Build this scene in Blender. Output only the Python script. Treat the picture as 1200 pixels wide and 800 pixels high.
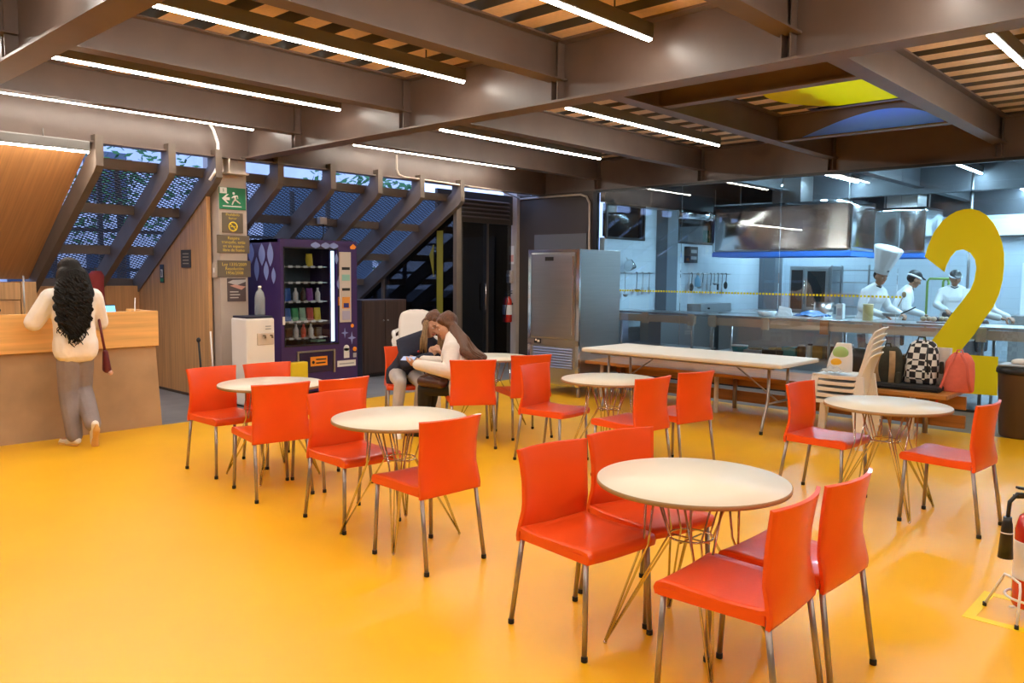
import bpy, bmesh, math, random
from mathutils import Vector as V, Matrix as M
from math import pi, sin, cos, radians as rad
C = bpy.context.scene.collection
SC = bpy.context.scene
for o in list(bpy.data.objects): bpy.data.objects.remove(o)

# ---------------------------------------------------------------- camera, sky, exposure
cd = bpy.data.cameras.new('camera'); cam = bpy.data.objects.new('camera', cd); C.objects.link(cam)
cd.sensor_width = 36.0; cd.lens = 942.2/1200*36; cd.clip_start = .05; cd.clip_end = 300
_f = V((0.72909, 0.67930, -0.08360)); _r = V((0.68220, -0.73111, 0.00886)); _u = V((0.05510, 0.06349, 0.99646))
cam.matrix_world = M(((_r.x, _u.x, -_f.x, 0), (_r.y, _u.y, -_f.y, 0), (_r.z, _u.z, -_f.z, 1.5664), (0, 0, 0, 1)))
SC.camera = cam
w = bpy.data.worlds.new('sky'); SC.world = w; w.use_nodes = True
bg = w.node_tree.nodes['Background']; bg.inputs[0].default_value = (.36, .52, 1.0, 1); bg.inputs[1].default_value = 1.15
SC.view_settings.view_transform = 'Standard'; SC.view_settings.look = 'None'
SC.view_settings.gamma = 1; SC.view_settings.use_curve_mapping = False
SC.view_settings.exposure = 1.38
LAMP = 26.0          # emission of the ceiling luminaires
KLAMP = 92.0         # emission of the kitchen luminaires

# ---------------------------------------------------------------- materials
MATS = {}
def mat(name, col, rough=.5, metal=0, noise=0, nscale=8, bump=0, bscale=60, coat=0, emit=None, es=0, spec=.5, stretch=None, trans=0, alpha=1):
    if name in MATS: return MATS[name]
    m = bpy.data.materials.new(name); m.use_nodes = True; nt = m.node_tree
    b = nt.nodes['Principled BSDF']
    b.inputs['Base Color'].default_value = (*col, 1); b.inputs['Roughness'].default_value = rough
    b.inputs['Metallic'].default_value = metal; b.inputs['Coat Weight'].default_value = coat
    b.inputs['Specular IOR Level'].default_value = spec
    if trans: b.inputs['Transmission Weight'].default_value = trans
    if alpha < 1: b.inputs['Alpha'].default_value = alpha
    if emit: b.inputs['Emission Color'].default_value = (*emit, 1); b.inputs['Emission Strength'].default_value = es
    if noise or bump:
        tc = nt.nodes.new('ShaderNodeTexCoord'); mp = nt.nodes.new('ShaderNodeMapping')
        nt.links.new(tc.outputs['Object'], mp.inputs[0])
        if stretch: mp.inputs['Scale'].default_value = stretch
    if noise:
        n = nt.nodes.new('ShaderNodeTexNoise'); n.inputs['Scale'].default_value = nscale; n.inputs['Detail'].default_value = 4
        nt.links.new(mp.outputs[0], n.inputs['Vector'])
        r = nt.nodes.new('ShaderNodeValToRGB')
        r.color_ramp.elements[0].position = .3; r.color_ramp.elements[1].position = .7
        r.color_ramp.elements[0].color = (*[c*(1-noise) for c in col], 1)
        r.color_ramp.elements[1].color = (*[min(1, c*(1+noise*.6)) for c in col], 1)
        nt.links.new(n.outputs['Fac'], r.inputs[0]); nt.links.new(r.outputs[0], b.inputs['Base Color'])
    if bump:
        n2 = nt.nodes.new('ShaderNodeTexNoise'); n2.inputs['Scale'].default_value = bscale; n2.inputs['Detail'].default_value = 3
        nt.links.new(mp.outputs[0], n2.inputs['Vector'])
        bp = nt.nodes.new('ShaderNodeBump'); bp.inputs['Strength'].default_value = bump; bp.inputs['Distance'].default_value = .02
        nt.links.new(n2.outputs['Fac'], bp.inputs['Height']); nt.links.new(bp.outputs[0], b.inputs['Normal'])
    MATS[name] = m; return m
def wood(name, col, sc=(3, 60, 60), con=.35, rough=.45):
    if name in MATS: return MATS[name]
    m = mat(name, col, rough, 0, con, 1.0, .05, 2, stretch=sc); return m
def tiles(name, c1, c2, bw, bh, mortar=.01, rough=.3, offs=0.0, axis='xz'):
    m = mat(name, c1, rough); nt = m.node_tree; b = nt.nodes['Principled BSDF']
    tc = nt.nodes.new('ShaderNodeTexCoord'); sp = nt.nodes.new('ShaderNodeSeparateXYZ'); cb = nt.nodes.new('ShaderNodeCombineXYZ')
    nt.links.new(tc.outputs['Object'], sp.inputs[0])
    nt.links.new(sp.outputs['XYZ'.index(axis[0].upper())], cb.inputs[0]); nt.links.new(sp.outputs['XYZ'.index(axis[1].upper())], cb.inputs[1])
    br = nt.nodes.new('ShaderNodeTexBrick'); br.offset = offs
    br.inputs['Color1'].default_value = (*c1, 1); br.inputs['Color2'].default_value = (*[c*.95 for c in c1], 1); br.inputs['Mortar'].default_value = (*c2, 1)
    br.inputs['Scale'].default_value = 1; br.inputs['Mortar Size'].default_value = mortar; br.inputs['Brick Width'].default_value = bw; br.inputs['Row Height'].default_value = bh
    nt.links.new(cb.outputs[0], br.inputs['Vector']); nt.links.new(br.outputs[0], b.inputs['Base Color'])
    return m
def glassmat(name, tint, refl=1.0, base=.04):
    m = bpy.data.materials.new(name); m.use_nodes = True; nt = m.node_tree; nt.nodes.clear()
    out = nt.nodes.new('ShaderNodeOutputMaterial'); mx = nt.nodes.new('ShaderNodeMixShader')
    tr = nt.nodes.new('ShaderNodeBsdfTransparent'); tr.inputs[0].default_value = (*tint, 1)
    gl = nt.nodes.new('ShaderNodeBsdfGlossy'); gl.inputs['Roughness'].default_value = .01; gl.inputs[0].default_value = (1, 1, 1, 1)
    fr = nt.nodes.new('ShaderNodeFresnel'); fr.inputs[0].default_value = 1.5
    ma = nt.nodes.new('ShaderNodeMath'); ma.operation = 'MULTIPLY_ADD'; ma.inputs[1].default_value = refl; ma.inputs[2].default_value = base-.04*refl
    ma.use_clamp = True
    nt.links.new(fr.outputs[0], ma.inputs[0]); nt.links.new(ma.outputs[0], mx.inputs[0])
    nt.links.new(tr.outputs[0], mx.inputs[1]); nt.links.new(gl.outputs[0], mx.inputs[2]); nt.links.new(mx.outputs[0], out.inputs[0])
    return m
def vinyl(name, col, k=.55):
    m = mat(name, col, .5); nt = m.node_tree; b = nt.nodes['Principled BSDF']; out = nt.nodes['Material Output']
    t = nt.nodes.new('ShaderNodeBsdfTranslucent'); t.inputs[0].default_value = (*col, 1); mx = nt.nodes.new('ShaderNodeMixShader'); mx.inputs[0].default_value = k
    nt.links.new(b.outputs[0], mx.inputs[1]); nt.links.new(t.outputs[0], mx.inputs[2]); nt.links.new(mx.outputs[0], out.inputs[0]); return m
def emis(name, col, s):
    m = bpy.data.materials.new(name); m.use_nodes = True; nt = m.node_tree; nt.nodes.clear()
    out = nt.nodes.new('ShaderNodeOutputMaterial'); e = nt.nodes.new('ShaderNodeEmission')
    e.inputs[0].default_value = (*col, 1); e.inputs[1].default_value = s; nt.links.new(e.outputs[0], out.inputs[0]); return m

m_floor = mat('yellow_floor', (.92, .475, .010), .33, 0, .06, 1.3, .03, 3, spec=.42)
m_grey = mat('grey_concrete', (.20, .195, .19), .55, 0, .15, 3)
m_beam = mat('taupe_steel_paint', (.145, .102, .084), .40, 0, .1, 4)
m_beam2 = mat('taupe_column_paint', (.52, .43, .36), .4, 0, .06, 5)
m_rafter = mat('grey_brown_steel', (.15, .115, .09), .6, 0, .1, 5)
m_deck = mat('galvanised_deck', (.92, .66, .42), .5, .3, .08, 30)
m_flute_shade = mat('deck_flute_shade', (.16, .14, .12), .5, .7)  # shade of the deep recesses put into a darker colour
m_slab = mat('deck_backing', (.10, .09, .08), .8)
m_wood = wood('oak_veneer', (.62, .31, .115), (50, 1.2, 1.2), .14, .42)
m_woodd = wood('brown_veneer', (.58, .32, .135), (22, 40, 1.0), .3, .45)
m_ply = wood('counter_ply', (.80, .45, .15), (1.2, 30, 26), .18, .4)
m_bench = wood('bench_wood', (.50, .21, .05), (26, 1.2, 26), .3, .35)
m_mdf = mat('brown_mdf', (.44, .29, .165), .7, 0, .18, 3)
m_steel = mat('brushed_steel', (.52, .51, .50), .28, 1, .06, 1, 0, stretch=(2, 2, 60))
m_warmsteel = mat('warm_brushed_steel', (.66, .52, .40), .35, .6)
m_steelm = mat('mirror_steel', (.72, .73, .74), .12, 1)
m_steeld = mat('dull_steel', (.42, .42, .42), .4, 1)
m_chrome = mat('chrome', (.66, .62, .58), .16, 1)
m_leg = mat('grey_metal_leg', (.36, .31, .28), .3, .7)
m_black = mat('black_plastic', (.012, .012, .013), .4)
m_rubber = mat('black_rubber', (.01, .01, .01), .7)
m_dark = mat('dark_grey_panel', (.060, .044, .034), .5)
m_darkw = wood('dark_red_wood', (.05, .026, .02), (24, 24, 1), .3, .5)
m_white = mat('white_plastic', (.82, .78, .74), .4)
m_whitep = mat('white_paint', (.80, .83, .86), .5)
m_orange = mat('orange_leather', (.86, .085, .008), .36, 0, .05, 5, .06, 140, coat=.12)
m_top = mat('cream_laminate', (.80, .71, .56), .38)
m_edge = mat('brown_ply_edge', (.36, .21, .09), .5)
m_fold = mat('cream_blow_moulded_plastic', (.82, .76, .68), .5, bump=.03, bscale=120)
m_yel = mat('yellow_vinyl', (.95, .70, .0), .5)
m_film = vinyl('yellow_window_film', (1.0, .84, .0), .15)
m_blue = mat('arc_blue', (.13, .30, 1.0), .5)
m_cyel = vinyl('yellow_skylight', (.98, .92, .0))
m_green = mat('green_sign', (.02, .22, .10), .5)
m_signb = mat('brown_sign', (.16, .125, .085), .5)
m_gold = mat('gold_letter', (.72, .52, .09), .5)
m_purple = mat('purple_vinyl', (.050, .022, .115), .35, 0, .1, 3)
m_lav = mat('lavender_vinyl', (.24, .30, .62), .4)
m_red = mat('red_enamel', (.55, .02, .01), .25, coat=.4)
m_body = mat('luminaire_body', (.16, .15, .14), .45, .3)
m_tile = tiles('white_wall_tile', (.60, .69, .77), (.50, .58, .66), .3, .2, .004, .18, 0, 'xz')
m_tile2 = tiles('white_wall_tile_back', (.60, .69, .77), (.50, .58, .66), .3, .2, .004, .18, 0, 'yz')
m_glass = glassmat('clear_glass', (.93, .96, .97), 1.0, .05)
m_dglass = glassmat('dark_glass', (.26, .34, .42), 1.0, .08)
m_sglass = glassmat('smoked_glass', (.35, .36, .40), 1.0, .08)
m_lamp = emis('lamp_white', (1.0, .93, .82), LAMP)
m_klamp = emis('kitchen_lamp_white', (.50, .80, 1.0), KLAMP)

# ---------------------------------------------------------------- geometry helpers
class MB:
    """collects primitives into one mesh"""
    def __init__(s): s.bm = bmesh.new()
    def box(s, a, b, bev=0, rot=None, mi=0):
        a, b = V(a), V(b); c = (a+b)/2; d = b-a
        mtx = M.Translation(c) @ (rot.to_4x4() if rot else M()) @ M.Diagonal((abs(d.x), abs(d.y), abs(d.z), 1))
        r = bmesh.ops.create_cube(s.bm, size=1, matrix=mtx); vs = r['verts']
        es = list({e for v in vs for e in v.link_edges}); fs = list({f for v in vs for f in v.link_faces})
        for f in fs: f.material_index = mi
        if bev: bmesh.ops.bevel(s.bm, geom=es, offset=bev, segments=2, affect='EDGES', profile=.5)
        return s
    def ring(s, c, x, y, rx, ry, n): return [s.bm.verts.new(c + x*rx*cos(2*pi*i/n) + y*ry*sin(2*pi*i/n)) for i in range(n)]
    def loft(s, rings, closed=True, cap=True, mi=0):
        for a, b in zip(rings, rings[1:]):
            n = len(a)
            for i in range(n if closed else n-1):
                f = s.bm.faces.new((a[i], a[(i+1) % n], b[(i+1) % n], b[i])); f.material_index = mi; f.smooth = True
        if cap and closed:
            for rg, rev in ((rings[0], True), (rings[-1], False)):
                f = s.bm.faces.new(rg[::-1] if rev else rg); f.material_index = mi
        return s
    def tube(s, pts, r, n=10, cap=True, closed=False, mi=0):
        pts = [V(p) for p in pts]; rs = r if isinstance(r, (list, tuple)) else [r]*len(pts)
        m = len(pts); rings = []; prev = None
        for i, p in enumerate(pts):
            if closed: t = (pts[(i+1) % m]-pts[i-1])
            else: t = (pts[min(i+1, m-1)]-pts[max(i-1, 0)])
            t.normalize()
            if prev is None:
                x = t.orthogonal().normalized()
            else:
                x = (prev - t*prev.dot(t)); x = x.normalized() if x.length > 1e-6 else t.orthogonal().normalized()
            prev = x; y = t.cross(x); rings.append(s.ring(p, x, y, rs[i], rs[i], n))
        if closed: rings.append(rings[0]); return s.loft(rings, True, False, mi)
        return s.loft(rings, True, cap, mi)
    def lathe(s, prof, c=(0, 0, 0), n=24, axis=(0, 0, 1), mi=0):
        c = V(c); t = V(axis).normalized(); x = t.orthogonal().normalized(); y = t.cross(x)
        return s.loft([s.ring(c+t*z, x, y, max(r, 1e-4), max(r, 1e-4), n) for r, z in prof], True, True, mi)
    def ball(s, c, r, rot=None, seg=16):
        r = V(r) if hasattr(r, '__len__') else V((r, r, r))
        mt = M.Translation(V(c)) @ (rot.to_4x4() if rot else M()) @ M.Diagonal((*r, 1))
        res = bmesh.ops.create_uvsphere(s.bm, u_segments=seg, v_segments=max(6, seg*2//3), radius=1, matrix=mt)
        for v in res['verts']:
            for f in v.link_faces: f.smooth = True
        return s
    def hull(s, sph, sub=1):
        tmp = bmesh.new()
        for c, r in sph: bmesh.ops.create_icosphere(tmp, subdivisions=sub+1, radius=r, matrix=M.Translation(V(c)))
        res = bmesh.ops.convex_hull(tmp, input=tmp.verts)
        keep = {v for f in tmp.faces for v in f.verts}
        hv = [g for g in res['geom'] if isinstance(g, bmesh.types.BMFace)]
        mp = {}
        for f in hv:
            vs = []
            for v in f.verts:
                if v not in mp: mp[v] = s.bm.verts.new(v.co)
                vs.append(mp[v])
            try: s.bm.faces.new(vs).smooth = True
            except ValueError: pass
        tmp.free(); return s
    def prism(s, pts, d, mi=0):
        """polygon (3-D points, planar) extruded by vector d"""
        d = V(d); a = [s.bm.verts.new(V(p)) for p in pts]; b = [s.bm.verts.new(V(p)+d) for p in pts]; n = len(a)
        s.bm.faces.new(a).material_index = mi; s.bm.faces.new(b[::-1]).material_index = mi
        for i in range(n): s.bm.faces.new((a[i], b[i], b[(i+1) % n], a[(i+1) % n])).material_index = mi
        return s
    def grid(s, fn, nu, nv, th=0, mi=0):
        """surface fn(u,v)->(point) with optional thickness fn returns (p, normal)"""
        P = [[fn(i/nu, j/nv) for j in range(nv+1)] for i in range(nu+1)]
        if not th:
            g = [[s.bm.verts.new(p[0] if isinstance(p, tuple) else p) for p in row] for row in P]
            for i in range(nu):
                for j in range(nv):
                    f = s.bm.faces.new((g[i][j], g[i+1][j], g[i+1][j+1], g[i][j+1])); f.smooth = True; f.material_index = mi
            return s
        P = [[V(p) for p in row] for row in P]
        def nrm(i, j):
            a = P[min(i+1, nu)][j]-P[max(i-1, 0)][j]; b = P[i][min(j+1, nv)]-P[i][max(j-1, 0)]; return a.cross(b).normalized()
        A = [[s.bm.verts.new(P[i][j]+nrm(i, j)*th/2) for j in range(nv+1)] for i in range(nu+1)]
        B = [[s.bm.verts.new(P[i][j]-nrm(i, j)*th/2) for j in range(nv+1)] for i in range(nu+1)]
        for i in range(nu):
            for j in range(nv):
                s.bm.faces.new((A[i][j], A[i+1][j], A[i+1][j+1], A[i][j+1])).smooth = True
                s.bm.faces.new((B[i][j], B[i][j+1], B[i+1][j+1], B[i+1][j])).smooth = True
        for i in range(nu):
            s.bm.faces.new((A[i][0], B[i][0], B[i+1][0], A[i+1][0])); s.bm.faces.new((A[i+1][nv], B[i+1][nv], B[i][nv], A[i][nv]))
        for j in range(nv):
            s.bm.faces.new((A[0][j+1], B[0][j+1], B[0][j], A[0][j])); s.bm.faces.new((A[nu][j], B[nu][j], B[nu][j+1], A[nu][j+1]))
        return s
    def xf(s, mtx): s.bm.transform(mtx); return s
    def build(s, name, m, parent=None, smooth=None, loc=None):
        bmesh.ops.recalc_face_normals(s.bm, faces=s.bm.faces)
        me = bpy.data.meshes.new(name)
        if smooth is not None:
            for f in s.bm.faces: f.smooth = smooth
        if loc is not None: s.bm.transform(M.Translation(-V(loc)))
        s.bm.to_mesh(me); s.bm.free()
        for x in (m if isinstance(m, (list, tuple)) else [m]): me.materials.append(x)
        o = bpy.data.objects.new(name, me); C.objects.link(o)
        if loc is not None: o.location = loc
        if parent: o.parent = parent
        return o
def sharp(o, ang=40):
    me = o.data
    try: me.set_sharp_from_angle(angle=rad(ang))
    except Exception: pass
    return o
def tag(o, label, cat, group=None, kind=None):
    if label: o['label'] = label
    if cat: o['category'] = cat
    if group: o['group'] = group
    if kind: o['kind'] = kind
    return o
def thing(name, label, cat, loc=(0, 0, 0), rz=0, group=None):
    o = bpy.data.objects.new(name, None); C.objects.link(o); o.location = loc; o.rotation_euler = (0, 0, rz); o.empty_display_size = .1
    return tag(o, label, cat, group)
def kids(o): return [c for c in C.objects if c.parent == o]
def dup(root, loc, rz=0, label=None, group=None, parent=None):
    r = root.copy(); C.objects.link(r)
    if parent is None:
        r.location = loc; r.rotation_euler = (0, 0, rz)
        if label: r['label'] = label
        if group: r['group'] = group
    else: r.parent = parent
    for ch in kids(root): dup(ch, None, parent=r)
    return r
def struct(o): o['kind'] = 'structure'; return o
def text(body, size, m, mtx, name='lettering', parent=None, depth=.001, align='CENTER', sx=1):
    cu = bpy.data.curves.new('t', 'FONT'); cu.body = body; cu.size = size; cu.extrude = depth; cu.align_x = align; cu.align_y = 'CENTER'; cu.space_line = .95
    cu.resolution_u = 2
    t = bpy.data.objects.new('t', cu); C.objects.link(t); dg = bpy.context.evaluated_depsgraph_get(); dg.update()
    me = bpy.data.meshes.new_from_object(t.evaluated_get(dg)); bpy.data.objects.remove(t)
    me.transform(M.Diagonal((sx, 1, 1, 1))); me.transform(mtx); me.materials.clear(); me.materials.append(m); me.name = name
    o = bpy.data.objects.new(name, me); C.objects.link(o)
    if parent: o.parent = parent
    return o
def face_m(p, right, up):
    """matrix that puts text drawn in XY onto a plane with given right/up directions"""
    r, u = V(right).normalized(), V(up).normalized(); n = r.cross(u)
    return M(((r.x, u.x, n.x, p[0]), (r.y, u.y, n.y, p[1]), (r.z, u.z, n.z, p[2]), (0, 0, 0, 1)))
random.seed(7)
# ================================================================= SETTING
ZB, ZS, ZD = 2.92, 3.09, 3.40        # underside of main beams, of secondary beams, of the deck
struct(MB().box((-6, -6, -.12), (9.05, 8.13, 0)).build('floor', m_floor))
struct(MB().box((-6, 8.13, -.12), (17.5, 15.5, -.002)).box((9.05, -6, -.12), (17.5, 8.13, -.002)).build('floor_border', m_grey))
# corrugated deck: ribs run along y
def deck(x0, x1, y0, y1, z=ZD, pitch=.36, h=.095):
    mb = MB(); n = int((x1-x0)/pitch); prof = []
    for k in range(n+1):
        x = x0+k*pitch
        for dx, dz in ((0, 0), (.19, 0), (.215, h), (.335, h)): prof.append((min(x+dx, x1), z+dz))
    a = [mb.bm.verts.new((x, y0, zz)) for x, zz in prof]; b = [mb.bm.verts.new((x, y1, zz)) for x, zz in prof]
    for i in range(len(a)-1):
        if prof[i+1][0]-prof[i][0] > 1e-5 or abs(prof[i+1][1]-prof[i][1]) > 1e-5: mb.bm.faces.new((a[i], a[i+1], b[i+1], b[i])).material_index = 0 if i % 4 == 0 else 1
    return mb
struct(deck(-6, 10.6, -6, 2.36).build('ceiling', [m_deck, m_flute_shade])); struct(deck(-6, 7.3, 2.36, 3.8).build('ceiling', [m_deck, m_flute_shade])); struct(deck(8.96, 10.6, 2.36, 3.8).build('ceiling', [m_deck, m_flute_shade])); struct(deck(-6, 10.6, 3.8, 9.1).build('ceiling', [m_deck, m_flute_shade])); struct(deck(7.3, 8.78, 3.45, 3.8).build('ceiling', [m_deck, m_flute_shade]))
struct(MB().box((-6, -6, ZD+.12), (17.5, 2.42, ZD+.2)).box((-6, 2.42, ZD+.12), (7.3, 3.8, ZD+.2)).box((8.95, 2.42, ZD+.12), (17.5, 3.8, ZD+.2)).box((7.3, 3.45, ZD+.12), (8.78, 3.8, ZD+.2)).box((-6, 3.8, ZD+.12), (17.5, 9.24, ZD+.2)).build('ceiling_slab', m_slab))  # unseen slot added along the hatch trimmer, letting sky light onto the blue arc
def ibeam(axis, c, a, b, z0, z1, fw, tf=.018, tw=.012):
    mb = MB()
    def bx(u0, u1, za, zb, s, e):
        if axis == 'y': mb.box((c+u0, s, za), (c+u1, e, zb))
        else: mb.box((s, c+u0, za), (e, c+u1, zb))
    bx(-fw/2, fw/2, z0, z0+tf, a, b); bx(-fw/2, fw/2, z1-tf, z1, a, b); bx(-tw/2, tw/2, z0+tf, z1-tf, a, b)
    return mb
YS = [-5.3, -3.41, -1.53, .36, 2.30, 4.20, 6.10, 7.98]
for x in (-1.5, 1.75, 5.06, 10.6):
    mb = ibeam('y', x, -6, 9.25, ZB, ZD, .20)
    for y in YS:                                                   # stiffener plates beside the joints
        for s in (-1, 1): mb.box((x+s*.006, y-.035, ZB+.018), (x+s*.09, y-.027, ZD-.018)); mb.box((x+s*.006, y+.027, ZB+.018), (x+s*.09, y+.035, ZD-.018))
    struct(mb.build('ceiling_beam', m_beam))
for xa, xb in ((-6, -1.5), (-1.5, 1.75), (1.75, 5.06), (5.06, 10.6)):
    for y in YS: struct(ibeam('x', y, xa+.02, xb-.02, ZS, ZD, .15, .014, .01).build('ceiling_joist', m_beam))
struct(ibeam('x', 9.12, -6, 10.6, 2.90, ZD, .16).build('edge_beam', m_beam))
# trimmers round the hatch in the ceiling
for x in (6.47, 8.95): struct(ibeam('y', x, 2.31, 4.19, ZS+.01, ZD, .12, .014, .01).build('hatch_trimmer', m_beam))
# yellow translucent skylight disc, and a blue arc on the hatch trimmer
def arc(c, r, a0, a1, n=18): return [(c[0]+r*cos(rad(a0+(a1-a0)*i/n)), c[1]+r*sin(rad(a0+(a1-a0)*i/n))) for i in range(n+1)]
pts = [(min(8.78, 8.02+.95*cos(2*pi*i/60)), max(2.38, 2.9+.95*sin(2*pi*i/60))) for i in range(60)]
pts = [p for i, p in enumerate(pts) if p != pts[i-1]]
tag(MB().prism([(x, y, ZD-.012) for x, y in pts], (0, 0, .008)).build('hatch_panel', m_cyel), 'bright yellow translucent skylight panel in the ceiling hatch between the dark joists', 'ceiling panel')
q = [(2.44, 3.125)] + [(2.44+1.46*i/20, 3.125+.2*sin(pi*(i/20)**.75)) for i in range(1, 20)] + [(3.90, 3.125)]
tag(MB().prism([(8.937, y, z) for y, z in q], (.006, 0, 0)).build('hatch_panel', m_blue), 'blue arc on the side of the hatch joist below the yellow panel', 'ceiling panel')

# columns
col = MB().box((4.68, 9.15, 0), (5.04, 9.17, 3.4)).box((4.68, 9.17, 0), (4.70, 9.5, 3.4)).box((5.02, 9.17, 0), (5.04, 9.5, 3.4)).box((4.68, 9.5, 0), (5.04, 9.52, 3.4))
struct(col.build('column', m_beam2))
struct(MB().box((4.72, 9.0, 2.72), (5.0, 9.15, 2.74)).box((4.76, 9.04, 2.74), (4.78, 9.15, 2.9)).build('column_bracket', m_beam2))
struct(MB().box((10.42, 9.62, 0), (10.78, 9.94, 3.4)).build('column', m_beam2))
# perimeter behind the column : dark wall on the left of the kitchen glass
struct(MB().box((10.5, 7.96, 0), (10.6, 9.62, ZB)).build('wall_far', m_dark))
struct(MB().box((10.47, 8.12, .02), (10.5, 9.25, 2.24)).build('trim_1', mat('grey_reflection_panel', (.16, .16, .17), .2)))  # lighter grey panel stands in for a reflection on the dark wall
# outer walls of the room out of view
m_back = mat('warm_grey_wall', (.42, .38, .34), .7)
struct(MB().box((-6.1, -6, 0), (-6, 15.5, 3.5)).build('wall_back', m_back))
struct(MB().box((-6, -6.1, 0), (17.5, -6, 3.5)).build('wall_right', m_back))

# ---- sloping left facade : rafters, purlins, expanded metal
RS = .60                                             # fall of the slope per metre outward
def rafter(x):
    mb = MB(); w2 = .04
    prof = [(9.0, 2.66), (9.0, 2.98), (9.2, 2.98), (9.2, 2.80), (12.6, 2.80-RS*3.4), (12.6, 2.80-RS*3.4-.25), (9.06, 2.60)]
    mb.prism([(x-w2, y, z) for y, z in prof], (2*w2, 0, 0))
    return struct(mb.build('rafter', m_rafter))
for x in (3.30, 4.07, 4.62, 5.43, 6.20, 6.97, 7.73, 8.53): rafter(x)
def slope_z(y): return 2.76-RS*(y-9.2)
for y, x0, x1 in ((9.32, 3.3, 8.53), (9.98, 3.3, 8.53), (10.75, 3.3, 8.53), (11.45, 3.3, 8.53), (12.2, 5.04, 8.53)):
    z = slope_z(y)+(.05 if y < 9.5 else 0)
    struct(MB().box((x0, y, z-.06), (x1, y+.11, z+.05)).build('purlin', m_rafter))
m_mesh = mat('expanded_metal', (.02, .02, .025), .6, .2)
def mesh_panel(x0, x1, y0=9.35, y1=12.5):
    mb = MB(); L = math.hypot(y1-y0, RS*(y1-y0)); W = x1-x0; px, py = .085, .05; t = .0055
    def pt(u, v): y = y0+(y1-y0)*v/L; return V((x0+u, y, slope_z(y)+.055))
    k = py/px
    n = int((W*k+L)/py)+1
    for i in range(-int(W*k/py)-1, int(L/py)+1):
        for s in (1, -1):
            # line v = i*py + k*u   (s=1)   or mirrored in u
            u0, u1 = 0.0, W; c = i*py
            ua, ub = max(0, -c/k), min(W, (L-c)/k)
            if ub-ua < .01: continue
            A, B = (ua, c+k*ua), (ub, c+k*ub)
            if s < 0: A, B = (W-A[0], A[1]), (W-B[0], B[1])
            a, b = pt(*A), pt(*B); d = (b-a).normalized(); nn = V((0, RS, 1)).normalized(); sd = d.cross(nn)*t
            vs = [mb.bm.verts.new(p) for p in (a-sd, b-sd, b+sd, a+sd)]; vs2 = [mb.bm.verts.new(p+nn*.006) for p in (a-sd, b-sd, b+sd, a+sd)]
            mb.bm.faces.new(vs); mb.bm.faces.new(vs2[::-1])
            for q in (0, 2): mb.bm.faces.new((vs[q], vs2[q], vs2[(q+1) % 4], vs[(q+1) % 4]))
    return struct(mb.build('mesh_screen', m_mesh))
for a, b in ((3.3, 4.07), (4.07, 4.62), (5.05, 6.2), (6.2, 7.35), (7.35, 8.5)): mesh_panel(a, b)
for x in (3.75, 4.35, 5.75, 6.55, 7.4, 8.1): struct(MB().box((x-.03, 11.9, 0), (x+.03, 11.96, 2.9)).build('outer_post', m_dark))
for z in (1.55, 2.1): struct(MB().box((3.0, 11.92, z), (8.6, 11.97, z+.05)).build('outer_rail', m_dark))
# oak lining of the slope on the left, low wall and partition of the reception nook
th = .04
struct(MB().prism([(-6, 9.13, 2.88), (-6, 11.3, 2.88-RS*2.17-.13), (3.25, 11.3, 2.88-RS*2.17-.13), (3.25, 9.13, 2.88)], (0, .02, .05)).build('wall_left', m_wood))
struct(MB().box((-6, 11.3, 0), (4.62, 11.36, 1.36)).build('wall_nook', m_wood))
struct(MB().prism([(4.60, 9.3, 0), (4.60, 11.3, 0), (4.60, 11.3, slope_z(11.3)-.17), (4.60, 9.3, slope_z(9.3)-.17)], (.05, 0, 0)).build('partition', m_woodd))
struct(MB().box((4.585, 9.3, 0), (4.60, 11.3, .03)).build('baseboard_left', m_dark))
# right end of the facade : smoked partition, low dark wall, dark glass doors
struct(MB().prism([(8.60, 9.2, 0), (8.60, 12.5, 0), (8.60, 12.5, slope_z(12.5)-.17), (8.60, 9.2, slope_z(9.2)-.12)], (.02, 0, 0)).build('window_5', m_sglass))
struct(MB().box((8.56, 9.16, 0), (8.66, 9.24, 2.62)).box((8.57, 11.0, 0), (8.65, 11.06, 1.6)).build('window_frame', m_rafter))
struct(MB().box((5.04, 12.5, 0), (8.6, 12.56, .95)).build('wall_outer', m_dark))
struct(MB().box((8.66, 9.72, 2.42), (10.42, 9.78, 2.92)).build('trim_2', m_dark))
for k in range(5): struct(MB().box((8.95, 9.66, 2.50+.07*k), (10.3, 9.72, 2.515+.07*k), rot=M.Rotation(rad(25), 3, 'X')).build('louvre', m_beam))
for i, (a, b) in enumerate(((8.72, 9.14), (9.2, 9.78), (9.82, 10.4))):
    struct(MB().box((a, 9.73, .02), (b, 9.745, 2.42)).build('door_%d' % (i+1), m_dglass))
struct(MB().box((9.14, 9.70, 0), (9.2, 9.78, 2.42)).box((9.78, 9.71, 0), (9.82, 9.77, 2.42)).box((8.66, 9.71, 0), (8.72, 9.77, 2.42)).build('door_frame', m_dark))
tag(MB().tube([(9.7, 9.69, .95), (9.7, 9.66, .97), (9.7, 9.66, 1.38), (9.7, 9.69, 1.4)], .011).build('door_pull', m_chrome), 'short steel pull bar on the dark glass door', 'door handle')
# vestibule beyond the doors
m_vest = mat('vestibule_wall', (.10, .16, .22), .5)
struct(MB().box((8.62, 14.9, 0), (17.5, 15, 1.25)).box((8.62, 14.9, 1.95), (17.5, 15, 3.5)).box((8.62, 14.9, 1.2), (11.3, 15, 2)).box((13.0, 14.9, 1.2), (17.5, 15, 2)).box((12.35, 14.9, 1.2), (12.45, 15, 2)).build('wall_vestibule', m_vest))

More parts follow.
